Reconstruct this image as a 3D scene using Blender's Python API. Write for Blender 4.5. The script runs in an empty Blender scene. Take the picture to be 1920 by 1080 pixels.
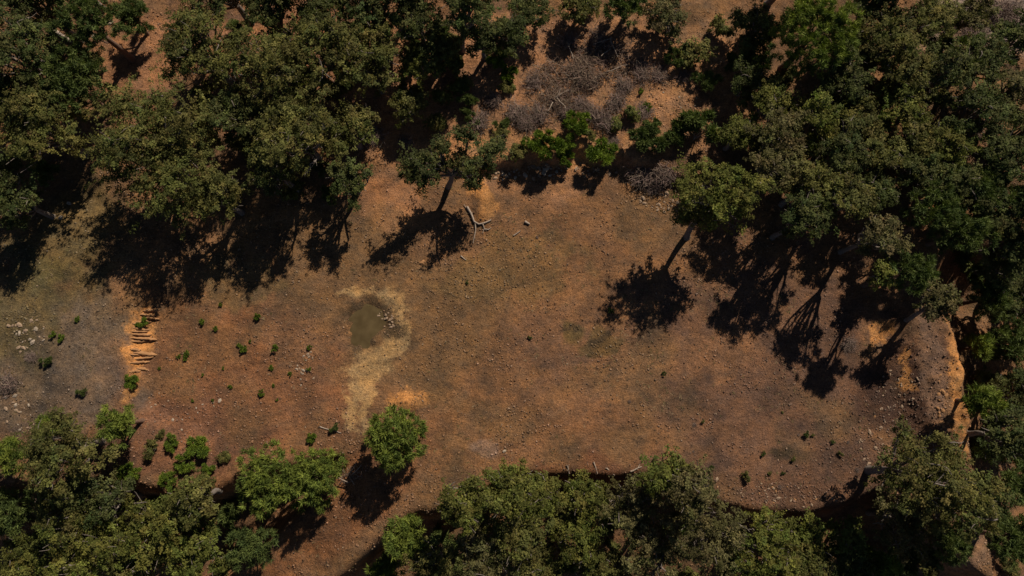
import bpy, math, random
import numpy as np
from mathutils import Vector

# ------------------------------------------------------------------ camera, sky, sun, exposure
SC = bpy.context.scene
COL = SC.collection
PITCH = math.radians(10.0)
CAM_H = 46.0
FPX = 1280.0                     # focal length in photo pixels (1920 wide)
cam_d = bpy.data.cameras.new('camera')
cam_d.sensor_fit = 'HORIZONTAL'
cam_d.sensor_width = 36.0
cam_d.lens = 24.0
cam_d.clip_end = 1000.0
cam = bpy.data.objects.new('camera', cam_d)
COL.objects.link(cam)
CAM_Y = -CAM_H * math.tan(PITCH)
cam.location = (0.0, CAM_Y, CAM_H)
cam.rotation_euler = (PITCH, 0.0, 0.0)
SC.camera = cam

SUN_ELEV = math.radians(41.0)
SUN_AZ = math.atan2(0.86, 0.50)   # direction towards the sun in the ground plane, from +x
world = bpy.data.worlds.new('World')
SC.world = world
world.use_nodes = True
wn = world.node_tree.nodes
wl = world.node_tree.links
wn.clear()
sky = wn.new('ShaderNodeTexSky')
sky.sky_type = 'NISHITA'
sky.sun_disc = False
sky.sun_elevation = SUN_ELEV
sky.sun_rotation = math.pi / 2 - SUN_AZ
sky.altitude = 600.0
sky.air_density = 0.6
sky.dust_density = 0.2
bg = wn.new('ShaderNodeBackground')
bg.inputs['Strength'].default_value = 0.05
wo = wn.new('ShaderNodeOutputWorld')
wl.new(sky.outputs[0], bg.inputs[0])
wl.new(bg.outputs[0], wo.inputs[0])

sun_d = bpy.data.lights.new('sun', 'SUN')
sun_d.energy = 5.0
sun_d.angle = math.radians(0.53)
sun_d.color = (1.0, 0.92, 0.80)
sun = bpy.data.objects.new('sun', sun_d)
COL.objects.link(sun)
sdir = Vector((math.cos(SUN_AZ) * math.cos(SUN_ELEV), math.sin(SUN_AZ) * math.cos(SUN_ELEV), math.sin(SUN_ELEV)))
sun.rotation_euler = sdir.to_track_quat('Z', 'Y').to_euler()
sun.location = sdir * 80

SC.view_settings.view_transform = 'Standard'
SC.view_settings.look = 'None'
SC.view_settings.gamma = 1.0
SC.view_settings.use_curve_mapping = False
SC.view_settings.exposure = 0.05

# ------------------------------------------------------------------ helpers
CT, ST = math.cos(PITCH), math.sin(PITCH)

def unproject(px, py, z=0.0):
    dx, dy = (px - 960.0) / FPX, -(py - 540.0) / FPX
    wy, wz = dy * CT + ST, dy * ST - CT
    t = (z - CAM_H) / wz
    return np.array([dx * t, CAM_Y + wy * t, z])

def project0(x, y):
    """photo pixel of a ground point at level zero"""
    ry, rz = y - CAM_Y, -CAM_H
    cy = ry * CT + rz * ST
    cz = -ry * ST + rz * CT
    return 960.0 + FPX * x / -cz, 540.0 - FPX * cy / -cz

def sstep(t):
    t = np.clip(t, 0.0, 1.0)
    return t * t * (3 - 2 * t)

def hash2(i, j, s):
    n = (i.astype(np.int64) * 374761393 + j.astype(np.int64) * 668265263 + s * 974711) & 0x7fffffff
    n = ((n ^ (n >> 13)) * 1274126177) & 0x7fffffff
    return ((n ^ (n >> 16)) & 0xffff) / 65535.0

def vnoise(x, y, s=0):
    xi, yi = np.floor(x), np.floor(y)
    fx, fy = sstep(x - xi), sstep(y - yi)
    a, b = hash2(xi, yi, s), hash2(xi + 1, yi, s)
    c, d = hash2(xi, yi + 1, s), hash2(xi + 1, yi + 1, s)
    return (a * (1 - fx) + b * fx) * (1 - fy) + (c * (1 - fx) + d * fx) * fy

def fbm(x, y, s=0, o=4):
    r, amp, tot = 0.0, 1.0, 0.0
    for k in range(o):
        r = r + amp * vnoise(x * 2 ** k + 13.7 * k, y * 2 ** k - 7.1 * k, s + k)
        tot += amp
        amp *= 0.5
    return r / tot

def mesh_from(name, verts, faces_flat, n_per, colors=None, mats=(), smooth=False):
    """faces_flat: flat loop index array, every face with n_per corners"""
    me = bpy.data.meshes.new(name)
    verts = np.ascontiguousarray(verts, dtype=np.float32)
    fl = np.ascontiguousarray(faces_flat, dtype=np.int32).ravel()
    nf = len(fl) // n_per
    me.vertices.add(len(verts))
    me.vertices.foreach_set('co', verts.ravel())
    me.loops.add(len(fl))
    me.loops.foreach_set('vertex_index', fl)
    me.polygons.add(nf)
    me.polygons.foreach_set('loop_start', np.arange(0, nf * n_per, n_per, dtype=np.int32))
    if smooth:
        me.polygons.foreach_set('use_smooth', np.ones(nf, dtype=bool))
    me.update(calc_edges=True)
    if colors is not None:
        ca = me.color_attributes.new('tint', 'FLOAT_COLOR', 'POINT')
        c4 = np.ones((len(verts), 4), dtype=np.float32)
        c4[:, :3] = colors
        ca.data.foreach_set('color', c4.ravel())
    for m in mats:
        me.materials.append(m)
    return me

def obj(name, me, parent=None, loc=None):
    o = bpy.data.objects.new(name, me)
    COL.objects.link(o)
    if parent is not None:
        o.parent = parent
    if loc is not None:
        o.location = tuple(float(c) for c in loc)
    return o

def tag(o, label=None, cat=None, group=None, kind=None):
    if label: o['label'] = label
    if cat: o['category'] = cat
    if group: o['group'] = group
    if kind: o['kind'] = kind
    return o

# ------------------------------------------------------------------ materials
def new_mat(name):
    m = bpy.data.materials.new(name)
    m.use_nodes = True
    nt = m.node_tree
    b = nt.nodes['Principled BSDF']
    return m, nt, nt.nodes, nt.links, b

def leaf_material(name, rough=0.7, trans=0.35, spec=0.08):
    m, nt, n, l, b = new_mat(name)
    at = n.new('ShaderNodeAttribute'); at.attribute_name = 'tint'
    b.inputs['Roughness'].default_value = rough
    b.inputs['Specular IOR Level'].default_value = spec
    l.new(at.outputs['Color'], b.inputs['Base Color'])
    tr = n.new('ShaderNodeBsdfTranslucent')
    mixc = n.new('ShaderNodeMix'); mixc.data_type = 'RGBA'; mixc.blend_type = 'MULTIPLY'
    mixc.inputs[0].default_value = 1.0
    mixc.inputs[7].default_value = (1.0, 1.15, 0.5, 1)
    l.new(at.outputs['Color'], mixc.inputs[6])
    l.new(mixc.outputs[2], tr.inputs['Color'])
    ms = n.new('ShaderNodeMixShader'); ms.inputs[0].default_value = trans
    l.new(b.outputs[0], ms.inputs[1]); l.new(tr.outputs[0], ms.inputs[2])
    l.new(ms.outputs[0], n['Material Output'].inputs['Surface'])
    return m

def noise_mat(name, c1, c2, scale, rough=0.9, bump=0.3, coords='Object', detail=6.0, stretch=None):
    m, nt, n, l, b = new_mat(name)
    tc = n.new('ShaderNodeTexCoord')
    src = tc.outputs[coords]
    if stretch:
        mp = n.new('ShaderNodeMapping'); mp.inputs['Scale'].default_value = stretch
        l.new(src, mp.inputs[0]); src = mp.outputs[0]
    nz = n.new('ShaderNodeTexNoise'); nz.inputs['Scale'].default_value = scale; nz.inputs['Detail'].default_value = detail
    nz.inputs['Roughness'].default_value = 0.65
    l.new(src, nz.inputs['Vector'])
    cr = n.new('ShaderNodeValToRGB')
    cr.color_ramp.elements[0].position = 0.32; cr.color_ramp.elements[0].color = (*c1, 1)
    cr.color_ramp.elements[1].position = 0.68; cr.color_ramp.elements[1].color = (*c2, 1)
    l.new(nz.outputs[0], cr.inputs[0])
    l.new(cr.outputs[0], b.inputs['Base Color'])
    b.inputs['Roughness'].default_value = rough
    b.inputs['Specular IOR Level'].default_value = 0.2
    bp = n.new('ShaderNodeBump'); bp.inputs['Strength'].default_value = bump; bp.inputs['Distance'].default_value = 0.05
    l.new(nz.outputs[0], bp.inputs['Height']); l.new(bp.outputs[0], b.inputs['Normal'])
    return m

M_LEAF = leaf_material('oak_leaves')
M_NEEDLE = leaf_material('pine_needles', 0.65, 0.2, 0.10)
M_BARK = noise_mat('oak_bark', (0.09, 0.065, 0.05), (0.24, 0.20, 0.165), 9.0, bump=0.6, stretch=(3, 3, 0.7))
M_PBARK = noise_mat('pine_bark', (0.08, 0.045, 0.03), (0.20, 0.12, 0.08), 8.0, bump=0.6, stretch=(3, 3, 0.8))
M_DEAD = noise_mat('dead_wood', (0.18, 0.13, 0.095), (0.42, 0.33, 0.25), 12.0, bump=0.5)
M_TWIG = leaf_material('dry_twigs', 0.9, 0.0, 0.1)
M_STONE = noise_mat('field_stone', (0.16, 0.10, 0.065), (0.40, 0.28, 0.18), 3.0, bump=0.4, coords='Object')
M_PALE = noise_mat('pale_stone', (0.22, 0.165, 0.115), (0.44, 0.35, 0.26), 3.0, bump=0.4, coords='Object')
M_CLOD = noise_mat('orange_clay', (0.24, 0.118, 0.050), (0.40, 0.205, 0.088), 5.0, bump=0.5, coords='Object')

# ------------------------------------------------------------------ terrain heights
P_TOP = np.array([(-2500, 300), (-400, 300), (0, 330), (120, 340), (250, 430), (450, 440), (650, 395), (760, 345), (890, 330),
                  (1000, 312), (1170, 318), (1290, 365), (1400, 420), (1550, 480), (1650, 530), (1720, 540), (1800, 500), (2000, 430), (4500, 400)], float)
P_BOT = np.array([(-2500, 930), (-300, 915), (0, 905), (100, 900), (230, 892), (330, 912), (400, 905), (480, 880), (600, 850), (680, 850),
                  (740, 900), (800, 945), (900, 915), (985, 880), (1100, 884), (1200, 885), (1290, 915), (1400, 945), (1500, 955),
                  (1580, 935), (1650, 900), (1720, 960), (1830, 1060), (2000, 1150), (4500, 1300)], float)
P_RIGHT = np.array([(-4000, 1790), (440, 1730), (540, 1738), (620, 1760), (700, 1778), (800, 1790), (860, 1798), (1000, 1830), (1100, 1850), (3500, 1900)], float)
RAMP = [(790, 860, 0.0), (704, 925, -0.2), (618, 1003, -0.8), (540, 1075, -1.6), (400, 1190, -3.2), (100, 1420, -6.5)]
CREST = [(1690, 560), (1722, 600), (1742, 650), (1758, 720), (1768, 790), (1772, 860), (1775, 950)]
PXM = 27.4

def seg_dist(u, v, pts):
    best = np.full(np.shape(u), 1e9); par = np.zeros(np.shape(u))
    for k in range(len(pts) - 1):
        ax, ay = pts[k][:2]; bx, by = pts[k + 1][:2]
        dx, dy = bx - ax, by - ay
        t = np.clip(((u - ax) * dx + (v - ay) * dy) / (dx * dx + dy * dy), 0, 1)
        d = np.hypot(u - ax - t * dx, v - ay - t * dy)
        par = np.where(d < best, k + t, par)
        best = np.minimum(best, d)
    return best, par

def ground_z(x, y, detail=True):
    x = np.asarray(x, float); y = np.asarray(y, float)
    u, v = project0(x, y)
    wob = (fbm(x * 0.45, y * 0.45, 5, 3) - 0.5) * 34
    # hillside above the clearing
    d = (np.interp(u, P_TOP[:, 0], P_TOP[:, 1]) + wob - v) / PXM
    cut = 0.25 + 0.6 * sstep((u - 780) / 120) * sstep((1400 - u) / 150)
    z = cut * sstep(d / 0.9) + 0.05 * np.minimum(np.maximum(d, 0), 60)
    # step down towards the wood below the clearing
    d = (v - np.interp(u, P_BOT[:, 0], P_BOT[:, 1]) - wob * 0.6) / PXM
    dropb = 2.6 * sstep(d / 2.0) + 0.30 * np.minimum(np.maximum(d - 0.8, 0), 30)
    # earth ramp running down to the lower left
    rd, par = seg_dist(u, v, RAMP)
    rz = np.interp(par, range(len(RAMP)), [r[2] for r in RAMP])
    w = sstep((rd / PXM - 2.3) / 1.8)
    zb = -dropb
    zb = np.where(par > 0.02, rz * (1 - w) + zb * w, zb)
    z = z + zb
    # falling ground right of the track
    d = (u - np.interp(v, P_RIGHT[:, 0], P_RIGHT[:, 1]) - wob * 0.4) / PXM
    fade = sstep((v - 400) / 170)
    z = z - fade * (2.9 * sstep(d / 3.0) + 0.34 * np.minimum(np.maximum(d - 1.5, 0), 30))
    # raised ground on the left, its face cut by a digger
    width = 1.9 + 7.0 * sstep((590 - v) / 90) + 7.0 * sstep((v - 745) / 110)
    z = z + 0.85 * (1 - sstep((u - 236) / PXM / width)) * sstep((v - 330) / 150)
    # raised track: flat crown, furrowed side falling left to the clearing
    bd, par = seg_dist(u, v, CREST)
    hc = np.interp(par, [0, 0.6, 1.5, 4.0, 5.0, 6.0], [0.3, 0.8, 1.1, 1.0, 0.7, 0.3])
    fur = 0.22 * (fbm(x * 1.6, y * 2.6, 44, 4) - 0.5) * sstep((bd / PXM - 0.6) / 0.5)
    z = z + (hc + fur * 3.0) * (1 - sstep((bd / PXM - 0.65) / 2.5))
    # spoil mound, puddle hollow
    lump = 0.4 + 1.2 * fbm(x * 1.3, y * 1.3, 47, 3)
    z = z + 0.26 * lump * np.exp(-(((u - 764) / 26) ** 2 + ((v - 752) / 18) ** 2))
    z = z + 0.5 * lump * np.exp(-(((u - 903 + wob * 0.4) / 17) ** 2 + ((v - 384) / 36) ** 2))
    pw = (fbm(x * 1.1, y * 1.1, 151, 4) - 0.5) * 46
    z = z - 0.25 * np.exp(-((((u - 686 + pw) + 0.35 * (v - 612)) / 35) ** 2 + ((v - 612 + pw * 0.8) / 41) ** 2) ** 1.5)
    if detail:
        rough = 0.35 + 1.1 * sstep(np.abs(z) / 1.2) + 2.4 * np.exp(-((u - 1785) / 45) ** 2) * sstep((v - 560) / 60)
        z = z + rough * (0.22 * (fbm(x * 0.8, y * 0.8, 11, 4) - 0.5) + 0.09 * (fbm(x * 2.4, y * 2.4, 21, 3) - 0.5))
    return z

GRID = {}
def gz(x, y):
    xs, ys, Z = GRID['g']
    i = min(max(int(np.searchsorted(xs, x)) - 1, 0), len(xs) - 2)
    j = min(max(int(np.searchsorted(ys, y)) - 1, 0), len(ys) - 2)
    a, b = (x - xs[i]) / (xs[i + 1] - xs[i]), (y - ys[j]) / (ys[j + 1] - ys[j])
    return float((Z[j, i] * (1 - a) + Z[j, i + 1] * a) * (1 - b) + (Z[j + 1, i] * (1 - a) + Z[j + 1, i + 1] * a) * b)

def on_ground(px, py):
    """where the photo pixel's ray meets the terrain"""
    z = 0.0
    for _ in range(12):
        p = unproject(px, py, z)
        z = 0.5 * z + 0.5 * gz(p[0], p[1])
    p = unproject(px, py, z)
    return np.array([p[0], p[1], gz(p[0], p[1])])

# ------------------------------------------------------------------ ground colour: soils with their own outlines
C_SOIL = (0.270, 0.150, 0.068)
SOILS = [  # px, py, rx, ry, angle, colour, strength, sharpness
    (1180, 560, 340, 190, 0, (0.285, 0.150, 0.066), 0.6, 1),
    (1440, 740, 340, 240, 0, (0.205, 0.117, 0.067), 0.95, 1),
    (1040, 810, 260, 60, 5, (0.320, 0.165, 0.072), 0.75, 1),
    (1200, 700, 190, 40, -18, (0.325, 0.172, 0.078), 0.6, 1),
    (900, 640, 190, 90, 0, (0.300, 0.160, 0.070), 0.5, 1),
    (1040, 640, 80, 60, 0, (0.250, 0.140, 0.075), 0.6, 1),
    (960, 500, 110, 50, 0, (0.270, 0.165, 0.062), 0.6, 1),
    (430, 700, 210, 150, 0, (0.290, 0.140, 0.064), 0.9, 1),
    (430, 640, 150, 60, 20, (0.330, 0.152, 0.062), 0.5, 1),
    (330, 820, 130, 60, 0, (0.240, 0.118, 0.062), 0.7, 1),
    (560, 620, 70, 70, 0, (0.235, 0.140, 0.070), 0.6, 1),
    (60, 620, 150, 150, 0, (0.150, 0.125, 0.055), 0.85, 1),
    (150, 440, 80, 110, 20, (0.150, 0.125, 0.045), 0.7, 1),
    (180, 680, 80, 110, 0, (0.205, 0.150, 0.098), 0.8, 1),
    (60, 760, 130, 70, 0, (0.185, 0.135, 0.085), 0.8, 1),
    (455, 520, 60, 40, 0, (0.200, 0.145, 0.060), 0.6, 1),
    (1070, 618, 22, 16, 0, (0.150, 0.110, 0.040), 0.8, 1),
    (1130, 640, 30, 26, 0, (0.165, 0.115, 0.042), 0.7, 1),
    (900, 838, 24, 16, 0, (0.38, 0.26, 0.17), 0.6, 1),
    (1470, 850, 32, 12, 0, (0.105, 0.070, 0.045), 0.8, 1),
    # hillside clay above
    (1040, 180, 380, 150, 0, (0.440, 0.235, 0.112), 0.9, 1),
    (1280, 175, 100, 80, -25, (0.52, 0.270, 0.120), 0.9, 1),
    (1010, 285, 160, 34, 0, (0.54, 0.285, 0.115), 0.9, 1),
    (250, 130, 80, 120, 0, (0.42, 0.215, 0.10), 0.9, 1),
    (730, 385, 60, 40, 0, (0.46, 0.23, 0.10), 0.9, 1),
    (560, 130, 160, 120, 0, (0.40, 0.20, 0.095), 0.8, 1),
    (790, 240, 90, 60, 0, (0.48, 0.25, 0.11), 0.9, 1),
    (1060, 335, 130, 14, 3, (0.300, 0.165, 0.078), 0.7, 2),
    # the right: dark furrowed soil, track, orange cut bank
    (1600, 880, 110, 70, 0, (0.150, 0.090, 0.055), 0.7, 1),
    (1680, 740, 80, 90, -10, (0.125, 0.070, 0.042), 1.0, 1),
    (1738, 690, 18, 120, -10, (0.260, 0.160, 0.094), 0.95, 2),
    (1805, 690, 22, 80, -10, (0.40, 0.20, 0.075), 0.8, 1),
    (1740, 370, 16, 60, -10, (0.46, 0.23, 0.080), 0.8, 1),
    (1860, 40, 120, 70, 0, (0.42, 0.33, 0.24), 0.9, 1),
    # the lower side
    (1120, 905, 160, 30, 0, (0.230, 0.105, 0.052), 0.7, 1),
    (640, 970, 200, 60, -40, (0.310, 0.145, 0.060), 0.8, 1),
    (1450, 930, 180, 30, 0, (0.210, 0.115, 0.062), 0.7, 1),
    (1760, 1040, 70, 60, 0, (0.30, 0.185, 0.110), 0.8, 1),
]

def soil_colour(x, y):
    u, v = project0(x, y)
    n1 = fbm(x * 0.35, y * 0.35, 31, 4) - 0.5
    n2 = fbm(x * 0.9, y * 0.9, 41, 4) - 0.5
    uu = u + 60 * n1 + 36 * n2
    vv = v + 60 * (fbm(x * 0.35, y * 0.35, 51, 4) - 0.5) + 36 * (fbm(x * 0.9, y * 0.9, 61, 4) - 0.5)
    nf = fbm(x * 0.7, y * 0.7, 81, 6)
    c = np.ones(np.shape(x) + (3,)) * np.array(C_SOIL)
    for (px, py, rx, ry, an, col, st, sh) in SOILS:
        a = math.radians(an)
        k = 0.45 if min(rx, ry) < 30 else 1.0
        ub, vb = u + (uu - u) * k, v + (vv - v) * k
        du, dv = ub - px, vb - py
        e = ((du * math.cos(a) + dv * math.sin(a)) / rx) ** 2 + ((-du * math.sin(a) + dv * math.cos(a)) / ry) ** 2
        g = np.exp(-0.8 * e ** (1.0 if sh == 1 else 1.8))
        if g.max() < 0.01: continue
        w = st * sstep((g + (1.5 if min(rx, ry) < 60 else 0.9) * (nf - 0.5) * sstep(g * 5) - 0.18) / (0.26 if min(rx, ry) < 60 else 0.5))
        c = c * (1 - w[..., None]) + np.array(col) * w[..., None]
    # greenish lichen tint and dark litter with their own patchy outline
    g = sstep((fbm(x * 0.22, y * 0.22, 71, 5) - 0.50) / 0.18)[..., None] * 0.35
    c = c * (1 - g) + np.array((0.19, 0.135, 0.058)) * g
    return c * np.array((0.80, 0.765, 0.86))

SILT = [([(640, 548), (700, 545), (745, 560), (750, 600), (738, 650), (702, 672), (674, 700), (667, 745), (660, 795)], [3, 6, 17, 13, 15, 17, 28, 20, 12]),
        ([(690, 690), (693, 730), (690, 795)], [12, 11, 7])]
CLAY_AND_SUNLIT = [([(748, 750), (764, 748), (780, 752)], [13, 17, 12]), ([(900, 350), (903, 385), (908, 412)], [9, 15, 12]),
        ([(1758, 590), (1770, 650), (1782, 720), (1792, 790), (1798, 850)], [5, 8, 11, 14, 9]), ([(1650, 600), (1652, 640), (1644, 660)], [6, 8, 5]), ([(1682, 665), (1690, 705), (1700, 725)], [4, 8, 5]),  # the two short strips left of the track paint sunlit bank faces
        ([(266, 590), (268, 640), (260, 700), (250, 745)], [11, 16, 14, 8]), ([(1000, 300), (1060, 285), (1130, 300)], [9, 9, 9]), ([(1735, 345), (1742, 390)], [10, 10])]
MUD = [([(672, 585), (705, 590), (690, 625), (668, 645)], [22, 24, 26, 20]), ([(690, 560), (722, 580), (736, 615)], [12, 17, 13]), ([(1450, 848), (1490, 852)], [8, 8]), ([(1060, 618), (1085, 622)], [7, 7]), ([(1120, 640), (1145, 625)], [9, 8])]

def path_mask(u, v, paths):
    m = np.zeros(np.shape(u))
    for pts, ws in paths:
        d, par = seg_dist(u, v, pts)
        w = np.interp(par, range(len(ws)), ws)
        m = np.maximum(m, np.exp(-(d / (w * 1.25)) ** 2 * 0.8))
    return m

def build_ground():
    def axis(a, b, step, far):
        core = np.arange(a, b + step, step)
        out, s, p = [], step, b
        while p < far:
            s *= 1.35; p += s; out.append(p)
        lo, s, p = [], step, a
        while p > -far:
            s *= 1.35; p -= s; lo.append(p)
        return np.concatenate([np.array(lo[::-1]), core, np.array(out) + (core[-1] - b)])
    xs = axis(-39, 39, 0.19, 260)
    ys = axis(-22, 28, 0.19, 260)
    X, Y = np.meshgrid(xs, ys)
    Z = ground_z(X, Y)
    GRID['g'] = (xs, ys, Z)
    U0, V0 = project0(X, Y)
    U0 = U0 + 46 * (fbm(X * 0.7, Y * 0.7, 131, 5) - 0.5); V0 = V0 + 46 * (fbm(X * 0.7, Y * 0.7, 141, 5) - 0.5)
    MK = np.stack([path_mask(U0, V0, SILT), path_mask(U0, V0, CLAY_AND_SUNLIT), path_mask(U0, V0, MUD)], -1)
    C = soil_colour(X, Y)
    nx, ny = len(xs), len(ys)
    V = np.stack([X, Y, Z], -1).reshape(-1, 3)
    i = np.arange(ny - 1)[:, None] * nx + np.arange(nx - 1)[None, :]
    F = np.stack([i, i + 1, i + nx + 1, i + nx], -1).reshape(-1)
    m, nt, n, l, b = new_mat('bare_soil')
    at = n.new('ShaderNodeAttribute'); at.attribute_name = 'tint'
    tc = n.new('ShaderNodeTexCoord')
    def nz(scale, det=8, rgh=0.65):
        q = n.new('ShaderNodeTexNoise'); q.inputs['Scale'].default_value = scale
        q.inputs['Detail'].default_value = det; q.inputs['Roughness'].default_value = rgh
        l.new(tc.outputs['Object'], q.inputs['Vector']); return q
    def ramp(src, p0, c0, p1, c1):
        r = n.new('ShaderNodeValToRGB')
        r.color_ramp.elements[0].position = p0; r.color_ramp.elements[0].color = (*c0, 1)
        r.color_ramp.elements[1].position = p1; r.color_ramp.elements[1].color = (*c1, 1)
        l.new(src, r.inputs[0]); return r
    def mul(a, bb, f=1.0):
        q = n.new('ShaderNodeMix'); q.data_type = 'RGBA'; q.blend_type = 'MULTIPLY'; q.inputs[0].default_value = f
        l.new(a, q.inputs[6]); l.new(bb, q.inputs[7]); return q.outputs[2]
    hue = nz(0.9, 7, 0.7); big = nz(0.35, 7, 0.7); mid = nz(2.6, 8, 0.7); fine = nz(9.0, 8, 0.75); grit = nz(28.0, 4, 0.7)
    mk = n.new('ShaderNodeAttribute'); mk.attribute_name = 'mask'
    sep = n.new('ShaderNodeSeparateColor'); l.new(mk.outputs['Color'], sep.inputs[0])
    edge = nz(1.7, 10, 0.72)
    base_col = at.outputs['Color']
    for ch, col, amt in ((0, (0.44, 0.268, 0.122), 0.95), (1, (0.47, 0.222, 0.080), 0.92), (2, (0.085, 0.056, 0.032), 0.9)):
        sub = n.new('ShaderNodeMath'); sub.operation = 'MULTIPLY_ADD'; sub.inputs[1].default_value = 2.7; sub.inputs[2].default_value = -1.36
        l.new(edge.outputs[0], sub.inputs[0])
        ad0 = n.new('ShaderNodeMath'); ad0.operation = 'ADD'; l.new(sub.outputs[0], ad0.inputs[0]); l.new(sep.outputs[ch], ad0.inputs[1])
        mr = n.new('ShaderNodeMapRange'); mr.inputs['From Min'].default_value = 0.32; mr.inputs['From Max'].default_value = 0.85
        mr.inputs['To Max'].default_value = amt
        l.new(ad0.outputs[0], mr.inputs['Value'])
        gate = n.new('ShaderNodeMapRange'); gate.inputs['From Min'].default_value = 0.06; gate.inputs['From Max'].default_value = 0.3
        l.new(sep.outputs[ch], gate.inputs['Value'])
        gm = n.new('ShaderNodeMath'); gm.operation = 'MULTIPLY'; l.new(mr.outputs[0], gm.inputs[0]); l.new(gate.outputs[0], gm.inputs[1])
        mx = n.new('ShaderNodeMix'); mx.data_type = 'RGBA'
        l.new(gm.outputs[0], mx.inputs[0]); l.new(base_col, mx.inputs[6]); mx.inputs[7].default_value = (*col, 1)
        base_col = mx.outputs[2]
    c = mul(base_col, ramp(big.outputs[0], 0.38, (0.66, 0.69, 0.73), 0.60, (1.22, 1.17, 1.1)).outputs[0])
    c = mul(c, ramp(hue.outputs[0], 0.38, (0.82, 0.88, 0.98), 0.62, (1.14, 1.07, 0.95)).outputs[0])
    c = mul(c, ramp(mid.outputs[0], 0.32, (0.78, 0.78, 0.78), 0.66, (1.16, 1.15, 1.13)).outputs[0])
    c = mul(c, ramp(fine.outputs[0], 0.34, (0.52, 0.52, 0.52), 0.63, (1.30, 1.29, 1.26)).outputs[0])
    c = mul(c, ramp(grit.outputs[0], 0.33, (0.52, 0.52, 0.52), 0.64, (1.36, 1.36, 1.34)).outputs[0])
    mp = n.new('ShaderNodeMapping'); mp.inputs['Rotation'].default_value = (0, 0, math.radians(-32)); mp.inputs['Scale'].default_value = (0.6, 2.6, 1.0)
    l.new(tc.outputs['Object'], mp.inputs[0])
    scr = nz(1.1, 7, 0.72); l.new(mp.outputs[0], scr.inputs['Vector'])
    c = mul(c, ramp(scr.outputs[0], 0.36, (0.84, 0.84, 0.86), 0.62, (1.12, 1.11, 1.08)).outputs[0])
    l.new(c, b.inputs['Base Color'])
    b.inputs['Roughness'].default_value = 0.95
    b.inputs['Specular IOR Level'].default_value = 0.12
    ad = n.new('ShaderNodeMath'); ad.operation = 'MULTIPLY_ADD'; ad.inputs[1].default_value = 0.6
    l.new(fine.outputs[0], ad.inputs[0]); l.new(mid.outputs[0], ad.inputs[2])
    ad2 = n.new('ShaderNodeMath'); ad2.operation = 'MULTIPLY_ADD'; ad2.inputs[1].default_value = 0.25
    l.new(grit.outputs[0], ad2.inputs[0]); l.new(ad.outputs[0], ad2.inputs[2])
    bp = n.new('ShaderNodeBump'); bp.inputs['Strength'].default_value = 0.9; bp.inputs['Distance'].default_value = 0.15
    l.new(ad2.outputs[0], bp.inputs['Height']); l.new(bp.outputs[0], b.inputs['Normal'])
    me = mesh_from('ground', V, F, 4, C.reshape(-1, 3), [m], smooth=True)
    ca = me.color_attributes.new('mask', 'FLOAT_COLOR', 'POINT')
    m4 = np.ones((len(V), 4), dtype=np.float32); m4[:, :3] = MK.reshape(-1, 3)
    ca.data.foreach_set('color', m4.ravel())
    g = obj('ground', me)
    tag(g, 'bare ochre earth clearing with wooded slopes around it', kind='structure')
    return g

GROUND = build_ground()

# ------------------------------------------------------------------ puddle
def build_puddle():
    pts = [(650, 632), (652, 608), (661, 590), (672, 579), (690, 573), (706, 572), (716, 582), (716, 598), (708, 616), (703, 632), (690, 645), (670, 653), (656, 650)]
    m, nt, n, l, b = new_mat('muddy_water')
    tc = n.new('ShaderNodeTexCoord')
    q = n.new('ShaderNodeTexNoise'); q.inputs['Scale'].default_value = 1.6; q.inputs['Detail'].default_value = 5
    l.new(tc.outputs['Object'], q.inputs['Vector'])
    r = n.new('ShaderNodeValToRGB')
    r.color_ramp.elements[0].position = 0.35; r.color_ramp.elements[0].color = (0.070, 0.047, 0.020, 1)
    r.color_ramp.elements[1].position = 0.7; r.color_ramp.elements[1].color = (0.105, 0.072, 0.032, 1)
    l.new(q.outputs[0], r.inputs[0]); l.new(r.outputs[0], b.inputs['Base Color'])
    b.inputs['Roughness'].default_value = 0.25
    b.inputs['IOR'].default_value = 1.33
    b.inputs['Specular IOR Level'].default_value = 0.35
    lvl = -0.12
    pts = [(684 + (a - 684) * 1.5, 612 + (c - 612) * 1.4) for a, c in pts]
    fine = []
    N = len(pts)
    for k in range(N):       # rounded shoreline
        p0, p1, p2, p3 = [np.array(pts[(k + j - 1) % N], float) for j in range(4)]
        for t in (0, 0.25, 0.5, 0.75):
            fine.append(0.5 * ((2 * p1) + (-p0 + p2) * t + (2 * p0 - 5 * p1 + 4 * p2 - p3) * t * t + (-p0 + 3 * p1 - 3 * p2 + p3) * t ** 3))
    V = [unproject(a + 2.6 * math.sin(i * 1.9) + 1.5 * math.sin(i * 4.1), c + 2.4 * math.cos(i * 2.7), lvl) for i, (a, c) in enumerate(fine)]
    me = bpy.data.meshes.new('puddle'); me.from_pydata([tuple(v) for v in V], [], [list(range(len(V)))[::-1]]); me.materials.append(m)
    me.update()
    if me.polygons[0].normal.z < 0: me.flip_normals()
    o = obj('puddle', me)
    tag(o, 'shallow murky green brown puddle in the clearing', kind='structure')
build_puddle()

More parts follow.
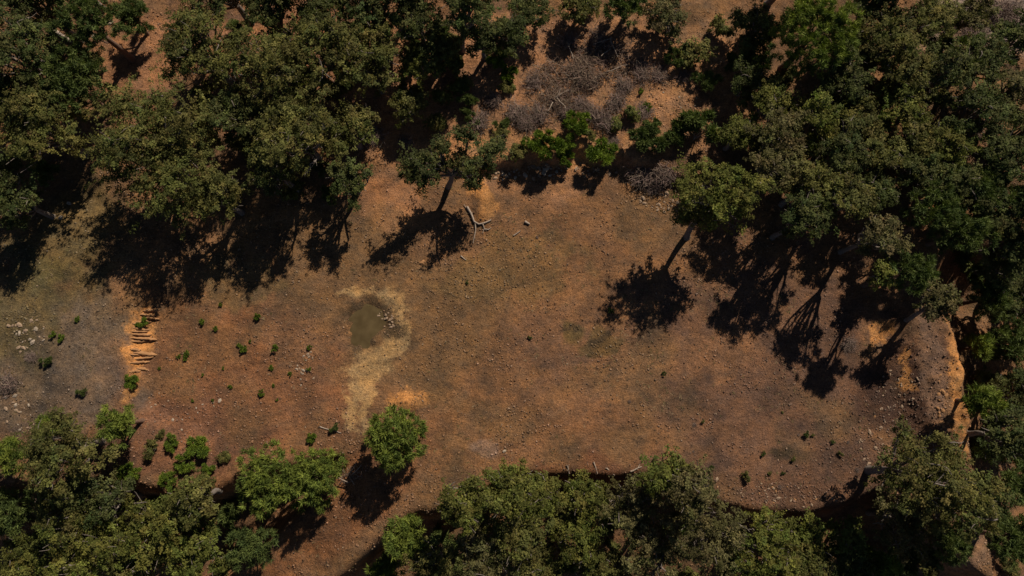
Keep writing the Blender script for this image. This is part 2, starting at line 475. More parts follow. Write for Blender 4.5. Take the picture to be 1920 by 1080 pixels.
# ------------------------------------------------------------------ tubes for trunks, limbs, sticks
def tube(path, radii, sides=6):
    path = np.asarray(path, float)
    n = len(path)
    tan = np.gradient(path, axis=0)
    tan /= np.linalg.norm(tan, axis=1, keepdims=True) + 1e-9
    ref = np.where(np.abs(tan[:, 2:3]) > 0.9, np.array([[1.0, 0, 0]]), np.array([[0, 0, 1.0]]))
    a = np.cross(tan, ref); a /= np.linalg.norm(a, axis=1, keepdims=True) + 1e-9
    b = np.cross(tan, a)
    ang = np.arange(sides) * 2 * math.pi / sides
    V = (path[:, None, :] + (a[:, None, :] * np.cos(ang)[None, :, None] + b[:, None, :] * np.sin(ang)[None, :, None]) * np.asarray(radii)[:, None, None]).reshape(-1, 3)
    F = []
    for k in range(n - 1):
        for s in range(sides):
            s2 = (s + 1) % sides
            F.append((k * sides + s, k * sides + s2, (k + 1) * sides + s2, (k + 1) * sides + s))
    F.append(tuple(range(sides))[::-1] if sides == 4 else (0, 0, 0, 0))
    return V, [f for f in F if len(set(f)) == 4]

def tubes_mesh(name, parts, mat):
    Vs, Fs, o = [], [], 0
    for V, F in parts:
        Vs.append(V); Fs += [tuple(i + o for i in f) for f in F]; o += len(V)
    return mesh_from(name, np.concatenate(Vs), np.array(Fs), 4, None, [mat], smooth=True)

def bent_path(a, b, rng, sag=0.12, n=6):
    a, b = np.asarray(a, float), np.asarray(b, float)
    L = np.linalg.norm(b - a)
    t = np.linspace(0, 1, n)[:, None]
    off = rng.normal(0, sag * L, 3)
    off2 = rng.normal(0, sag * L * 0.5, 3)
    return a + (b - a) * t + off * (t * (1 - t) * 2) + off2 * np.sin(t * 2 * math.pi) * 0.5

# ------------------------------------------------------------------ foliage
def leaf_quads(centres, normals, size, rng, aspect=0.85):
    n = len(centres)
    r = rng.normal(size=(n, 3))
    a = np.cross(normals, r); a /= np.linalg.norm(a, axis=1, keepdims=True) + 1e-9
    b = np.cross(normals, a)
    L = (size * rng.uniform(0.7, 1.3, n))[:, None]
    V = np.empty((n, 3, 3))
    V[:, 0] = centres - a * L * 0.5 - b * L * aspect * 0.5
    V[:, 1] = centres - a * L * 0.3 + b * L * aspect * 0.5
    V[:, 2] = centres + a * L * 0.6
    return V.reshape(-1, 3)

TONES = {  # foliage base colours
    'oak':   [(0.128, 0.120, 0.034), (0.154, 0.138, 0.040), (0.100, 0.102, 0.030)],
    'holm':  [(0.086, 0.094, 0.030), (0.106, 0.108, 0.034), (0.066, 0.080, 0.026)],
    'grey':  [(0.136, 0.116, 0.046), (0.156, 0.128, 0.054), (0.108, 0.100, 0.036)],
    'olive': [(0.136, 0.136, 0.032), (0.162, 0.154, 0.036), (0.110, 0.120, 0.028)],
    'pine':  [(0.144, 0.174, 0.032), (0.180, 0.206, 0.036), (0.106, 0.138, 0.028)],
    'dpine': [(0.092, 0.116, 0.032), (0.112, 0.134, 0.036), (0.070, 0.094, 0.028)],
    'bright': [(0.128, 0.178, 0.024), (0.165, 0.212, 0.026), (0.088, 0.130, 0.020)],
}

def unit_dirs(n, rng):
    d = rng.normal(size=(n, 3))
    return d / (np.linalg.norm(d, axis=1, keepdims=True) + 1e-9)

def broadleaf_crown(lobes, tone, rng, dens=4.2, leaf=0.118, per=62, spread=0.15):
    """lobes: (centre, radius, flatness). leaves sit along feathery sprays that fan out of every lobe."""
    tones = np.array(TONES[tone])
    C, N, T = [], [], []
    for (c, r, fl) in lobes:
        ns = max(7, int(dens * math.pi * r * r * rng.uniform(0.7, 1.25)))
        d = unit_dirs(ns, rng)
        d[:, 2] = np.where(d[:, 2] < -0.25, -d[:, 2], d[:, 2])
        start = c + unit_dirs(ns, rng) * (0.35 * r * rng.random(ns))[:, None] * np.array([1, 1, fl])
        ln = r * rng.uniform(0.55, 1.15, ns)
        bend = rng.normal(0, 0.25, (ns, 3))
        k = rng.integers(int(per * 0.6), int(per * 1.4), ns)
        idx = np.repeat(np.arange(ns), k)
        t = rng.random(len(idx)) ** 0.6
        axis = d[idx] + bend[idx] * t[:, None]
        q = start[idx] + axis * (ln[idx] * t)[:, None] * np.array([1, 1, fl])
        # little side tufts along the spray
        tid = (t * 5).astype(int) + idx * 7
        th = np.stack([hash2(tid, tid * 0 + s_, 17) for s_ in (1, 2, 3)], 1) - 0.5
        g = rng.normal(0, 1, (len(idx), 3)) * np.array([1, 1, 0.65]) * spread * 0.55
        q = q + th * np.array([1, 1, 0.6]) * spread * 3.0 + g
        nn = d[idx] * 0.5 + th * 0.9 + rng.normal(0, 0.45, g.shape) + np.array([0, 0, 0.85])
        nn /= np.linalg.norm(nn, axis=1, keepdims=True) + 1e-9
        lob = rng.uniform(0.84, 1.2) * rng.uniform(0.95, 1.05, 3)
        tc = tones[rng.integers(0, len(tones), ns)] * lob * rng.uniform(0.65, 1.3, (ns, 1)) * rng.uniform(0.94, 1.06, (ns, 3))
        col = tc[idx] * (0.75 + 0.5 * hash2(tid, tid * 0 + 9, 5))[:, None] * rng.uniform(0.7, 1.3, (len(idx), 1))
        C.append(q); N.append(nn); T.append(col)
    C, N, T = np.concatenate(C), np.concatenate(N), np.concatenate(T)
    V = leaf_quads(C, N, leaf, rng)
    return V, np.repeat(T, 3, axis=0)

def needle_crown(lobes, tone, rng, dens=1.0, needle=0.30, tuft_r=0.30):
    tones = np.array(TONES[tone])
    Vs, Cs = [], []
    for (c, r, fl) in lobes:
        nt = max(8, int(dens * 12.0 * r * r + 6))
        d = unit_dirs(nt, rng)
        d[:, 2] = np.where(d[:, 2] < -0.2, -d[:, 2], d[:, 2])
        p = c + d * (r * (0.55 + 0.5 * rng.random(nt) ** 0.5))[:, None] * np.array([1, 1, fl])
        k = 50
        idx = np.repeat(np.arange(nt), k)
        ax = d * 0.8 + np.array([0, 0, 0.9])
        nd = unit_dirs(len(idx), rng) * 1.0 + ax[idx] * 0.55
        nd /= np.linalg.norm(nd, axis=1, keepdims=True)
        L = needle * rng.uniform(0.7, 1.2, len(idx))[:, None]
        start = p[idx] + unit_dirs(len(idx), rng) * (tuft_r * 0.45)
        side = np.cross(nd, rng.normal(size=nd.shape)); side /= np.linalg.norm(side, axis=1, keepdims=True) + 1e-9
        w = 0.026 * rng.uniform(0.8, 1.4, len(idx))[:, None]
        tri = np.stack([start - side * w, start + side * w, start + nd * L], 1)
        tc = tones[rng.integers(0, len(tones), nt)] * rng.uniform(0.75, 1.25, (nt, 1))
        col = tc[idx] * rng.uniform(0.75, 1.3, (len(idx), 1))
        Vs.append(tri.reshape(-1, 3)); Cs.append(np.repeat(col, 3, axis=0))
    return np.concatenate(Vs), np.concatenate(Cs)

# trees: crown centre px, py, crown radius px, height of crown centre above ground (m), kind, label, options
TREES = [
    # ---- upper left wood
    (28, 90, 85, 5.5, 'holm', 'dark oak filling the upper left edge, above the large grey-green oak'),
    (165, 40, 72, 5.0, 'dpine', 'loose dark pine with open fronds near the top left corner'),
    (248, 30, 36, 2.0, 'dpine', 'small green pine beside the pale stones near the top left corner'),
    (140, 158, 76, 4.0, 'dpine', 'low dark layered pine left of the bare strip at upper left'),
    (72, 238, 84, 4.8, 'oak', 'broad oak on the left edge above the long dark shadow'),
    (22, 372, 52, 4.5, 'holm', 'dark oak cut by the left edge beside the mossy ground'),
    (372, 82, 86, 4.6, 'oak', 'rounded oak right of the bare strip at upper left'),
    (310, 285, 128, 4.3, 'oak', 'very large spreading oak above the digger-cut bank'),
    (415, 365, 48, 3.6, 'oak', 'small oak tucked under the right side of the largest oak', {'open': 1}),
    (505, 140, 100, 5.2, 'oak', 'large oak right of the rounded oak at upper left'),
    (612, 88, 84, 5.6, 'oak', 'tall pale oak in the middle of the upper left wood'),
    (560, 250, 96, 5.0, 'oak', 'wide oak casting the dappled shadow left of the puddle'),
    (655, 235, 56, 3.6, 'oak', 'oak with open branches right of the wide oak above the puddle', {'open': 1}),
    (690, 110, 74, 4.2, 'oak', 'olive oak on the right side of the upper left wood'),
    (780, 122, 40, 2.8, 'olive', 'compact yellowish oak at the right tip of the upper left wood'),
    (770, 188, 38, 2.0, 'oak', 'low oak with pale bare limbs beside the orange slope', {'open': 1}),
    (655, 335, 42, 3.4, 'holm', 'small dark oak at the edge of the clearing below the open oak', {'open': 1}),
    (500, 12, 60, 4.6, 'holm', 'dark oak at the top edge left of the bare orange gap'),
    (410, -30, 70, 5.0, 'holm', 'oak cut by the top edge above the rounded oak'),
    # ---- top centre
    (700, 5, 70, 5.0, 'holm', 'dark oak at the top edge above the olive oak'),
    (872, 8, 62, 5.8, 'holm', 'oak with a long visible trunk at the top centre', {'base': (868, 92), 'show': 1}),
    (990, 14, 48, 1.8, 'holm', 'shadowy oak at the top edge above the brush heap'),
    (1088, 6, 42, 1.5, 'oak', 'oak at the top edge right above the brush heap'),
    (1172, 10, 40, 1.7, 'dpine', 'bright green pine at the top edge right of the brush heap'),
    (1250, 28, 46, 1.5, 'grey', 'greyish oak at the top edge left of the bare gap'),
    # ---- tree on the rim of the clearing
    (856, 298, 66, 4.5, 'holm', 'oak on the upper rim of the clearing with a sharp dark shadow',
        {'full': 1, 'lobes': [(780, 312, 38), (806, 296, 28), (827, 274, 32), (874, 260, 34), (918, 284, 38), (938, 270, 24), (890, 318, 28), (770, 330, 24), (795, 335, 36, -1.2), (890, 348, 24, -1.6), (820, 310, 40, -1.4), (868, 300, 34, -1.3), (905, 310, 36, -1.4)], 'base': (840, 350), 'show': 1}),
    # ---- tree at the right rim
    (1342, 352, 66, 6.4, 'olive', 'leaning oak on the right rim with its trunk and long shadow showing',
        {'full': 1, 'lobes': [(1310, 330, 40), (1365, 332, 42), (1340, 372, 44), (1388, 372, 40), (1292, 362, 36), (1420, 350, 34), (1296, 375, 44, -1.8), (1334, 398, 42, -2.0), (1362, 385, 40, -1.6), (1284, 402, 34, -2.8), (1322, 412, 34, -3.2), (1385, 400, 30, -2.0)], 'base': (1288, 448), 'show': 1}),
    # ---- upper right wood
    (1416, 52, 48, 2.4, 'holm', 'dark oak pressed against the left of the big domed pine'),
    (1404, 150, 38, 2.2, 'holm', 'dark oak below left of the big domed pine'),
    (1528, 62, 90, 5.0, 'pine', 'big domed bright green pine in the upper right wood', {'dome': 1}),
    (1450, 190, 46, 4.4, 'olive', 'yellowish oak below the big domed pine'),
    (1462, 248, 58, 4.8, 'grey', 'greyish oak two crowns below the big domed pine'),
    (1385, 250, 38, 3.6, 'olive', 'small oak above the leaning oak on the right rim'),
    (1540, 215, 52, 4.8, 'olive', 'olive oak right of the greyish oak below the domed pine'),
    (1582, 150, 52, 4.8, 'holm', 'oak directly under the right side of the domed pine'),
    (1668, 70, 60, 5.2, 'oak', 'oak right of the big domed pine'),
    (1640, 8, 50, 5.0, 'holm', 'dark oak at the top edge right of the domed pine'),
    (1752, 34, 54, 5.0, 'oak', 'oak near the top edge left of the pale ground in the corner'),
    (1705, 140, 54, 5.0, 'oak', 'oak in the middle of the upper right wood'),
    (1782, 130, 58, 5.0, 'holm', 'dark oak in the upper right wood, left of the right edge'),
    (1850, 110, 56, 5.0, 'holm', 'dark oak beside the pale ground of the upper right corner'),
    (1690, 200, 48, 4.8, 'olive', 'olive oak at the heart of the right wood'),
    (1625, 225, 44, 4.6, 'oak', 'oak left of the olive oak at the heart of the right wood'),
    (1580, 285, 56, 4.8, 'holm', 'dense dark oak in the right wood above the long shadows'),
    (1455, 318, 52, 4.6, 'grey', 'grey-green oak right of the leaning rim oak', {'open': 1}),
    (1520, 340, 52, 4.6, 'oak', 'oak at the inner edge of the right wood', {'open': 1}),
    (1650, 290, 48, 4.6, 'oak', 'oak right of the dense dark oak in the right wood'),
    (1725, 258, 44, 4.6, 'oak', 'oak above the bare fork of branches in the right wood'),
    (1780, 275, 48, 4.6, 'olive', 'yellow-green oak near the right edge of the upper wood'),
    (1840, 205, 60, 5.0, 'holm', 'large dark oak on the right edge of the upper wood'),
    (1905, 170, 52, 5.0, 'grey', 'greyish oak cut by the right edge near the top'),
    (1895, 300, 60, 5.0, 'holm', 'dark oak cut by the right edge below the greyish one'),
    (1838, 350, 50, 4.8, 'dpine', 'dark pine near the right edge above the layered pines'),
    (1590, 372, 48, 5.6, 'oak', 'oak above the right end of the clearing, second row', {'tall': 1}),
    (1510, 402, 46, 5.4, 'holm', 'oak casting long shadow on the upper right clearing', {'tall': 1}),
    (1640, 360, 42, 4.4, 'holm', 'dark oak left of the orange gap in the right wood', {'open': 1}),
    (1655, 442, 44, 5.8, 'grey', 'brownish sparse oak above the right end of the clearing', {'tall': 1}),
    # ---- right side
    (1752, 398, 54, 4.6, 'dpine', 'layered green pine left of the right edge'),
    (1808, 432, 50, 4.6, 'dpine', 'layered green pine touching another, nearer the right edge'),
    (1712, 508, 42, 5.6, 'dpine', 'green pine above the start of the earth track', {'tall': 1}),
    (1662, 508, 28, 3.4, 'olive', 'small yellowish oak left of the pine above the track', {'open': 1}),
    (1760, 562, 42, 3.6, 'grey', 'small leaning oak with bare dark trunk beside the track', {'base': (1700, 600), 'show': 1}),
    (1850, 562, 42, 4.6, 'dpine', 'green pine right of the small leaning oak by the track'),
    (1905, 545, 44, 4.6, 'holm', 'dark oak cut by the right edge beside the pines'),
    (1900, 455, 50, 5.0, 'holm', 'dark oak cut by the right edge above the track'),
    (1834, 650, 22, 2.2, 'pine', 'small bright pine below the orange cut bank'),
    (1843, 752, 28, 2.8, 'pine', 'small round pine right of the orange cut bank'),
    (1908, 640, 42, 4.4, 'dpine', 'dark pine cut by the right edge level with the cut bank'),
    (1912, 740, 46, 4.6, 'holm', 'dark oak cut by the right edge below the cut bank'),
    (1890, 820, 46, 4.6, 'holm', 'dark oak on the right edge right of the large lower right oak'),
    (1722, 884, 86, 4.6, 'oak', 'large oak over the lower end of the earth track'),
    (1795, 935, 72, 4.8, 'oak', 'oak on the lower right of the large track oak'),
    (1700, 985, 58, 4.6, 'grey', 'brownish oak below the large track oak'),
    (1782, 1010, 38, 4.6, 'dpine', 'dark pine above the bare forked path at lower right'),
    (1897, 905, 40, 4.4, 'dpine', 'dark pine on the right edge near the lower right corner'),
    (1905, 1012, 44, 4.6, 'dpine', 'dark pine in the lower right corner'),
    (1650, 1062, 36, 4.2, 'pine', 'green pine cut by the bottom edge left of the forked path'),
    (1925, 60, 55, 5.0, 'holm', 'dark oak half outside the right edge near the top corner'),
    (1935, 240, 55, 5.0, 'holm', 'dark oak half outside the right edge above the middle'),
    (1935, 380, 55, 5.0, 'dpine', 'dark pine half outside the right edge above the track'),
    (1870, 400, 50, 4.8, 'holm', 'dark oak right of the layered pines'),
    (1876, 500, 44, 4.8, 'holm', 'dark oak below the layered pines near the right edge'),
    (1850, 940, 36, 4.2, 'holm', 'dark oak right of the oak below the large track oak'),
    (1930, 850, 44, 4.6, 'dpine', 'dark pine half outside the right edge at lower right'),
    (1720, 320, 44, 4.6, 'holm', 'dark oak left of the bare forked limb in the right wood'),
    (1790, 345, 46, 4.6, 'holm', 'dark oak above the layered pines'),
    (1610, 90, 44, 5.0, 'holm', 'oak touching the right flank of the domed pine'),
    (1830, 20, 40, 4.0, 'grey', 'sparse grey oak on the pale ground at the top right'),
    (780, 30, 56, 4.6, 'holm', 'dark oak at the top edge left of the long-trunked oak'),
    (822, 92, 42, 2.8, 'holm', 'shaded oak below the long-trunked oak at the top'),
    (908, 72, 38, 2.4, 'holm', 'low shaded oak right of the long visible trunk', {'open': 1}),
    (958, 62, 40, 2.4, 'holm', 'low shaded oak left above the brush heap', {'open': 1}),
    (890, -62, 74, 5.2, 'holm', 'oak beyond the top edge above the long visible trunk'),
    (600, 20, 60, 5.0, 'holm', 'dark oak at the top edge right of the bare orange gap'),
    (440, 210, 60, 4.6, 'holm', 'dark oak between the large upper left oaks'),
    (510, 320, 56, 4.0, 'holm', 'dark oak in the shade under the wide oak', {'open': 1}),
    (60, 10, 60, 5.0, 'holm', 'dark oak in the top left corner'),
    (10, 190, 54, 4.8, 'holm', 'dark oak on the left edge above the broad oak'),
    # trees standing just beyond the frame, their shadows fall into it
    (560, -70, 80, 5.6, 'holm', 'oak beyond the top edge, left of centre'),
    (760, -70, 80, 5.6, 'holm', 'oak beyond the top edge above the long-trunked oak'),
    (1500, -80, 80, 5.6, 'holm', 'oak beyond the top edge above the domed pine'),
    (1700, -70, 80, 5.6, 'holm', 'oak beyond the top edge, right of the domed pine'),
    (90, -70, 80, 5.6, 'holm', 'oak beyond the top left corner'),
    (-70, 130, 80, 5.6, 'holm', 'oak beyond the left edge at the top'),
    (-60, 330, 80, 5.2, 'holm', 'oak beyond the left edge above the mossy ground'),
    (1990, 560, 70, 5.2, 'holm', 'oak beyond the right edge level with the track'),
    (1990, 760, 70, 5.2, 'holm', 'oak beyond the right edge level with the cut bank'),
    # ---- below the clearing
    (1590, 1015, 34, 4.6, 'olive', 'yellowish oak below the dark notch in the lower right rim'),
    (1512, 1012, 38, 5.0, 'olive', 'bright rounded oak under the lower right rim'),
    (1435, 1030, 64, 5.4, 'olive', 'large bright green oak at the bottom right of centre'),
    (1500, 1068, 48, 5.0, 'oak', 'oak cut by the bottom edge under the bright rounded oak'),
    (1590, 1075, 44, 4.8, 'holm', 'dark oak cut by the bottom edge under the yellowish oak'),
    (1325, 1000, 74, 5.4, 'grey', 'large grey half-bare oak at the bottom right of centre'),
    (1300, 915, 52, 5.0, 'grey', 'grey-green oak with soft twigs climbing over the lower rim'),
    (1250, 888, 44, 4.8, 'olive', 'feathery oak reaching highest over the lower rim'),
    (1190, 945, 58, 5.2, 'grey', 'brownish oak left of the feathery oak on the lower rim'),
    (1225, 1030, 66, 5.4, 'grey', 'brown-grey oak at the bottom edge beneath the brownish one'),
    (1096, 930, 46, 5.0, 'olive', 'yellow-green oak right under the dark hollow of the lower rim'),
    (1085, 1005, 54, 5.2, 'olive', 'yellowish oak at the bottom centre'),
    (1010, 925, 44, 5.0, 'olive', 'green oak under the left end of the dark hollow'),
    (955, 918, 48, 5.0, 'olive', 'rounded green oak under the rim left of the dark hollow'),
    (965, 1005, 62, 5.2, 'oak', 'oak at the bottom edge left of the yellowish one'),
    (875, 940, 50, 4.8, 'olive', 'oak at the left end of the row under the lower rim'),
    (905, 1045, 56, 5.2, 'grey', 'greyish oak cut by the bottom edge left of centre'),
    (1010, 1075, 50, 5.0, 'oak', 'oak cut by the bottom edge at the centre'),
    (1130, 1075, 52, 5.2, 'oak', 'oak cut by the bottom edge right of centre'),
    (812, 1058, 50, 4.6, 'oak', 'oak cut by the bottom edge right of the small pines'),
    (764, 1008, 42, 4.2, 'pine', 'small bright pine right of the earth ramp'),
    (722, 1072, 32, 3.8, 'pine', 'small bright pine cut by the bottom edge beside the ramp'),
    (740, 821, 60, 2.5, 'pine', 'lone round pine standing on the lower edge of the clearing', {'base': (738, 850), 'dome': 1}),
    (588, 893, 58, 2.9, 'pine', 'right one of the two joined bright pines left of the ramp'),
    (500, 905, 64, 3.2, 'pine', 'left one of the two joined bright pines left of the ramp'),
    (472, 1020, 42, 3.6, 'dpine', 'low pine in the deep shade left of the ramp'),
    # ---- lower left
    (118, 850, 78, 4.2, 'oak', 'large oak at lower left above the hollow'),
    (222, 795, 33, 2.8, 'pine', 'dark green round pine at the upper right of the lower left oak'),
    (90, 800, 18, 2.0, 'pine', 'small bright bush-like pine behind the lower left oak'),
    (125, 945, 58, 4.6, 'oak', 'oak below the large lower left oak'),
    (185, 935, 48, 4.4, 'holm', 'oak beside the dark hollow at lower left'),
    (10, 855, 34, 4.0, 'pine', 'bright pine cut by the left edge at lower left'),
    (15, 960, 46, 4.6, 'dpine', 'bluish dark pine cut by the left edge near the lower left corner'),
    (165, 1025, 78, 5.2, 'olive', 'olive oak at the bottom edge near the lower left corner'),
    (55, 1055, 60, 5.0, 'olive', 'olive oak filling the lower left corner'),
    (295, 1000, 76, 5.0, 'olive', 'olive oak at the bottom edge right of the pale rock'),
    (365, 935, 46, 4.2, 'oak', 'oak between the hollow and the left joined pine'),
    (362, 1025, 62, 5.0, 'olive', 'olive oak at the bottom edge left of the deep shade'),
    (255, 1070, 50, 5.0, 'oak', 'oak cut by the bottom edge between the olive oaks'),
]

def solve_base(px, py, h):
    """ground point under a crown whose centre, h above its ground, shows at the pixel"""
    z = 0.0
    for _ in range(14):
        p = unproject(px, py, z + h)
        z = 0.5 * z + 0.5 * gz(p[0], p[1])
    p = unproject(px, py, z + h)
    return p, z

def build_tree(i, spec):
    px, py, r, h, kind, label = spec[:6]
    opt = spec[6] if len(spec) > 6 else {}
    rng = np.random.default_rng(1000 + i)
    pine = kind in ('pine', 'dpine')
    if 'base' not in opt and not opt.get('dome'):
        r = r * (1.06 if pine else 1.14)
        RR = r / 29.0
        h = h if opt.get('tall') else min(h, 1.25 * RR + min(1.6, 0.25 + 0.7 * RR))
    cc, zg = solve_base(px, py, h)
    dist = math.sqrt(cc[0] ** 2 + (cc[1] - CAM_Y) ** 2 + (CAM_H - cc[2]) ** 2)
    m_per_px = (CAM_H - cc[2]) / CT / FPX * (0.97 + 0.0 * dist)
    R = r * m_per_px
    if 'base' in opt:
        base = on_ground(*opt['base'])
    else:
        lean = rng.normal(0, 0.10 * R, 2)
        bx, by = cc[0] + lean[0], cc[1] + lean[1]
        base = np.array([bx, by, gz(bx, by)])
    # lobes
    lobes = []
    fl = 0.72 if pine else 0.62
    if 'lobes' in opt:
        for lb in opt['lobes']:
            lx, ly, lr = lb[:3]
            p = unproject(lx, ly, cc[2] + rng.uniform(-0.3, 0.3) + (lb[3] if len(lb) > 3 else 0))
            lobes.append((p, lr * m_per_px, 0.7))
    elif opt.get('dome'):
        lobes.append((cc - np.array([0, 0, 0.1 * R]), R * 0.78, 0.8))
        for k in range(11):
            a = k * 2.4
            q = R * (0.35 + 0.35 * (k % 3) / 2)
            lobes.append((cc + np.array([math.cos(a) * q, math.sin(a) * q, R * (0.38 - 0.5 * (q / R) ** 2)]), R * rng.uniform(0.28, 0.38), 0.8))
        for k in range(8):
            a = k * 0.785 + 0.3
            lobes.append((cc + np.array([math.cos(a) * R * 0.6, math.sin(a) * R * 0.6, -0.5 * R]), R * 0.34, 0.9))
    else:
        n = int(5 + R * 3.4)
        ang0 = rng.uniform(0, 6.28)
        lobes.append((cc + np.array([0, 0, R * 0.12]), R * 0.52, fl))
        for k in range(n):
            a = ang0 + k * 2.399
            q = R * math.sqrt((k + 0.8) / n) * 0.74 * rng.uniform(0.85, 1.12)
            lr = (0.30 * R + 0.22) * rng.uniform(0.65, 1.2)
            zz = R * (0.30 - 0.55 * (q / R) ** 2) + rng.normal(0, 0.16 * R)
            lobes.append((cc + np.array([math.cos(a) * q, math.sin(a) * q, zz]), lr, fl * rng.uniform(0.85, 1.15)))
        for k in range(0 if opt.get('open') else int(2 + 0.6 * R)):      # lower boughs
            a = ang0 + 1.0 + k * 2.0
            q = R * rng.uniform(0.45, 0.75)
            lr = R * rng.uniform(0.26, 0.36)
            zz = max(-0.55 * R, -(cc[2] - zg) + lr * 0.6 + 0.3)
            lobes.append((cc + np.array([math.cos(a) * q, math.sin(a) * q, zz]), lr, 0.8))
    e = obj('pine_tree' if pine else 'oak_tree', None, None, base)
    e.empty_display_size = 0.5
    tag(e, label, 'pine tree' if pine else 'oak tree', 'pines around the clearing' if pine else 'oaks around the clearing')
    # crown
    if pine:
        V, T = needle_crown([(c - base, lr, f) for c, lr, f in lobes], kind, rng, dens=1.25 if opt.get('dome') else 1.0)
        me = mesh_from('crown', V, np.arange(len(V)), 3, T, [M_NEEDLE])
    else:
        grey = kind == 'grey'
        V, T = broadleaf_crown([(c - base, lr, f) for c, lr, f in lobes], kind, rng, dens=2.2 if opt.get('open') else 2.8 if grey else (4.6 if opt.get('full') else 3.5))
        me = mesh_from('crown', V, np.arange(len(V)), 3, T, [M_LEAF])
    obj('crown', me, e)
    # trunk and limbs
    top = (cc - base) * np.array([0.6, 0.6, 1]) if 'base' in opt else (cc - base)
    bark = M_PBARK if pine else M_BARK
    tr = 0.07 + 0.055 * R
    if pine:
        tp = bent_path((0, 0, -0.35), cc - base + np.array([0, 0, 0.2 * R]), rng, 0.03, 7)
        fork_t = [0.5, 0.62, 0.72, 0.82]
    else:
        fk = (cc - base) * np.array([0.45, 0.45, 0.0]) + np.array([0, 0, max(0.9, (cc - base)[2] * 0.48)])
        tp = bent_path((0, 0, -0.35), fk, rng, 0.06, 6)
    rad = np.linspace(tr * 1.25, tr * (0.35 if pine else 0.8), len(tp)); rad[0] *= 1.35
    trunk = obj('trunk', tubes_mesh('trunk', [tube(tp, rad, 8)], bark), e)
    for k, (c, lr, f) in enumerate(lobes[:14]):
        if pine:
            s0 = tp[min(len(tp) - 1, 3 + k % 4)]
        else:
            s0 = tp[-1] - (tp[-1] - tp[-2]) * rng.uniform(0.1, 0.5)
        end = c - base + rng.normal(0, 0.15 * lr, 3)
        lp = bent_path(s0, end, rng, 0.10, 6)
        w0 = tr * (0.35 if pine else rng.uniform(0.42, 0.62))
        parts = [tube(lp, np.linspace(w0, 0.035, len(lp)), 6)]
        if not pine:      # twigs into the lobe
            for _ in range(4):
                st = lp[int(rng.integers(2, len(lp)))]
                en = c - base + unit_dirs(1, rng)[0] * np.array([1, 1, 0.7]) * lr * rng.uniform(0.7, 1.05)
                parts.append(tube(bent_path(st, en, rng, 0.12, 5), np.linspace(0.045, 0.014, 5), 4))
        obj('limb', tubes_mesh('limb', parts, bark), trunk)
    return e

for i, spec in enumerate(TREES):
    build_tree(i, spec)

# ------------------------------------------------------------------ shrubs (four shapes of each kind, copied)
def twig_cloud(n, R, H, rng, up=0.8, rad=0.012, lying=False):
    Vs, Fs, o = [], [], 0
    for _ in range(n):
        if lying:
            a = rng.uniform(0, 6.28); q = R * math.sqrt(rng.random())
            q = q * (0.62 + 0.38 * math.sin(a * 2 + 0.6) + 0.22 * math.sin(a * 5)) * 1.12
            s = np.array([math.cos(a) * q * 1.1, math.sin(a) * q * 0.85, H * rng.random() * max(0.1, 1 - (q / R) ** 2)])
            d = rng.normal(size=3) * np.array([1, 1, 0.25]); d /= np.linalg.norm(d)
            e = s + d * rng.uniform(0.3, 1.0) * min(R * 0.5, 0.9)
            e[2] = max(e[2], 0.0)
        else:
            s = np.array([rng.normal(0, 0.36 * R), rng.normal(0, 0.30 * R), H * 0.45 * rng.random() ** 2])
            d = rng.normal(size=3) * np.array([1, 1, 0.6]); d[2] = abs(d[2]) + up * 0.25; d /= np.linalg.norm(d)
            e = s + d * np.array([R, R, H * 0.8]) * rng.uniform(0.25, 0.75)
        p = bent_path(s, e, rng, 0.22, 4)
        V, F = tube(p, np.array([1.4, 1.1, 0.8, 0.4]) * rad * rng.uniform(0.7, 1.5), 3)
        Vs.append(V); Fs += [tuple(k + o for k in f) for f in F]; o += len(V)
    return np.concatenate(Vs), np.array(Fs)

def twig_colours(nv, per, rng, base):
    k = nv // per
    c = np.array(base) * rng.uniform(0.5, 1.5, (k, 1)) * rng.uniform(0.93, 1.07, (k, 3))
    return np.repeat(c, per, axis=0)

SHRUB = {}
def shrub_meshes():
    for k in range(4):
        rng = np.random.default_rng(500 + k)
        def lobeset(n, spread, rr):
            return [(np.array([math.cos(a) * spread * q * 1.15, math.sin(a) * spread * q, 0.35 + 0.45 * rng.random()]), rr * rng.uniform(0.8, 1.2), 0.9)
                    for a, q in zip(rng.uniform(0, 6.28, n), np.sqrt(rng.random(n)))]
        V, T = needle_crown(lobeset(9, 0.85, 0.26), 'bright', rng, dens=3.4, needle=0.26, tuft_r=0.24)
        SHRUB['green', k] = mesh_from('foliage', V, np.arange(len(V)), 3, T, [M_NEEDLE])
        V, T = needle_crown(lobeset(8, 0.8, 0.30), 'dpine', rng, dens=3.0, needle=0.28, tuft_r=0.24)
        SHRUB['dark', k] = mesh_from('foliage', V, np.arange(len(V)), 3, T, [M_NEEDLE])
        V, T = broadleaf_crown(lobeset(6, 0.6, 0.42), 'oak', rng, dens=11.0, leaf=0.13, per=46, spread=0.13)
        SHRUB['leafy', k] = mesh_from('foliage', V, np.arange(len(V)), 3, T, [M_LEAF])
        V, F = twig_cloud(420, 1.0, 0.8, rng, rad=0.010)
        SHRUB['dry', k] = mesh_from('twigs', V, F, 4, twig_colours(len(V), 12, rng, (0.225, 0.160, 0.125)), [M_TWIG])
        tb = [tube(bent_path((0, 0, -0.15), (rng.normal(0, 0.12), rng.normal(0, 0.12), 0.75), rng, 0.06, 5), np.linspace(0.05, 0.02, 5), 5) for _ in range(3)]
        SHRUB['stem', k] = tubes_mesh('stem', tb, M_BARK)
shrub_meshes()

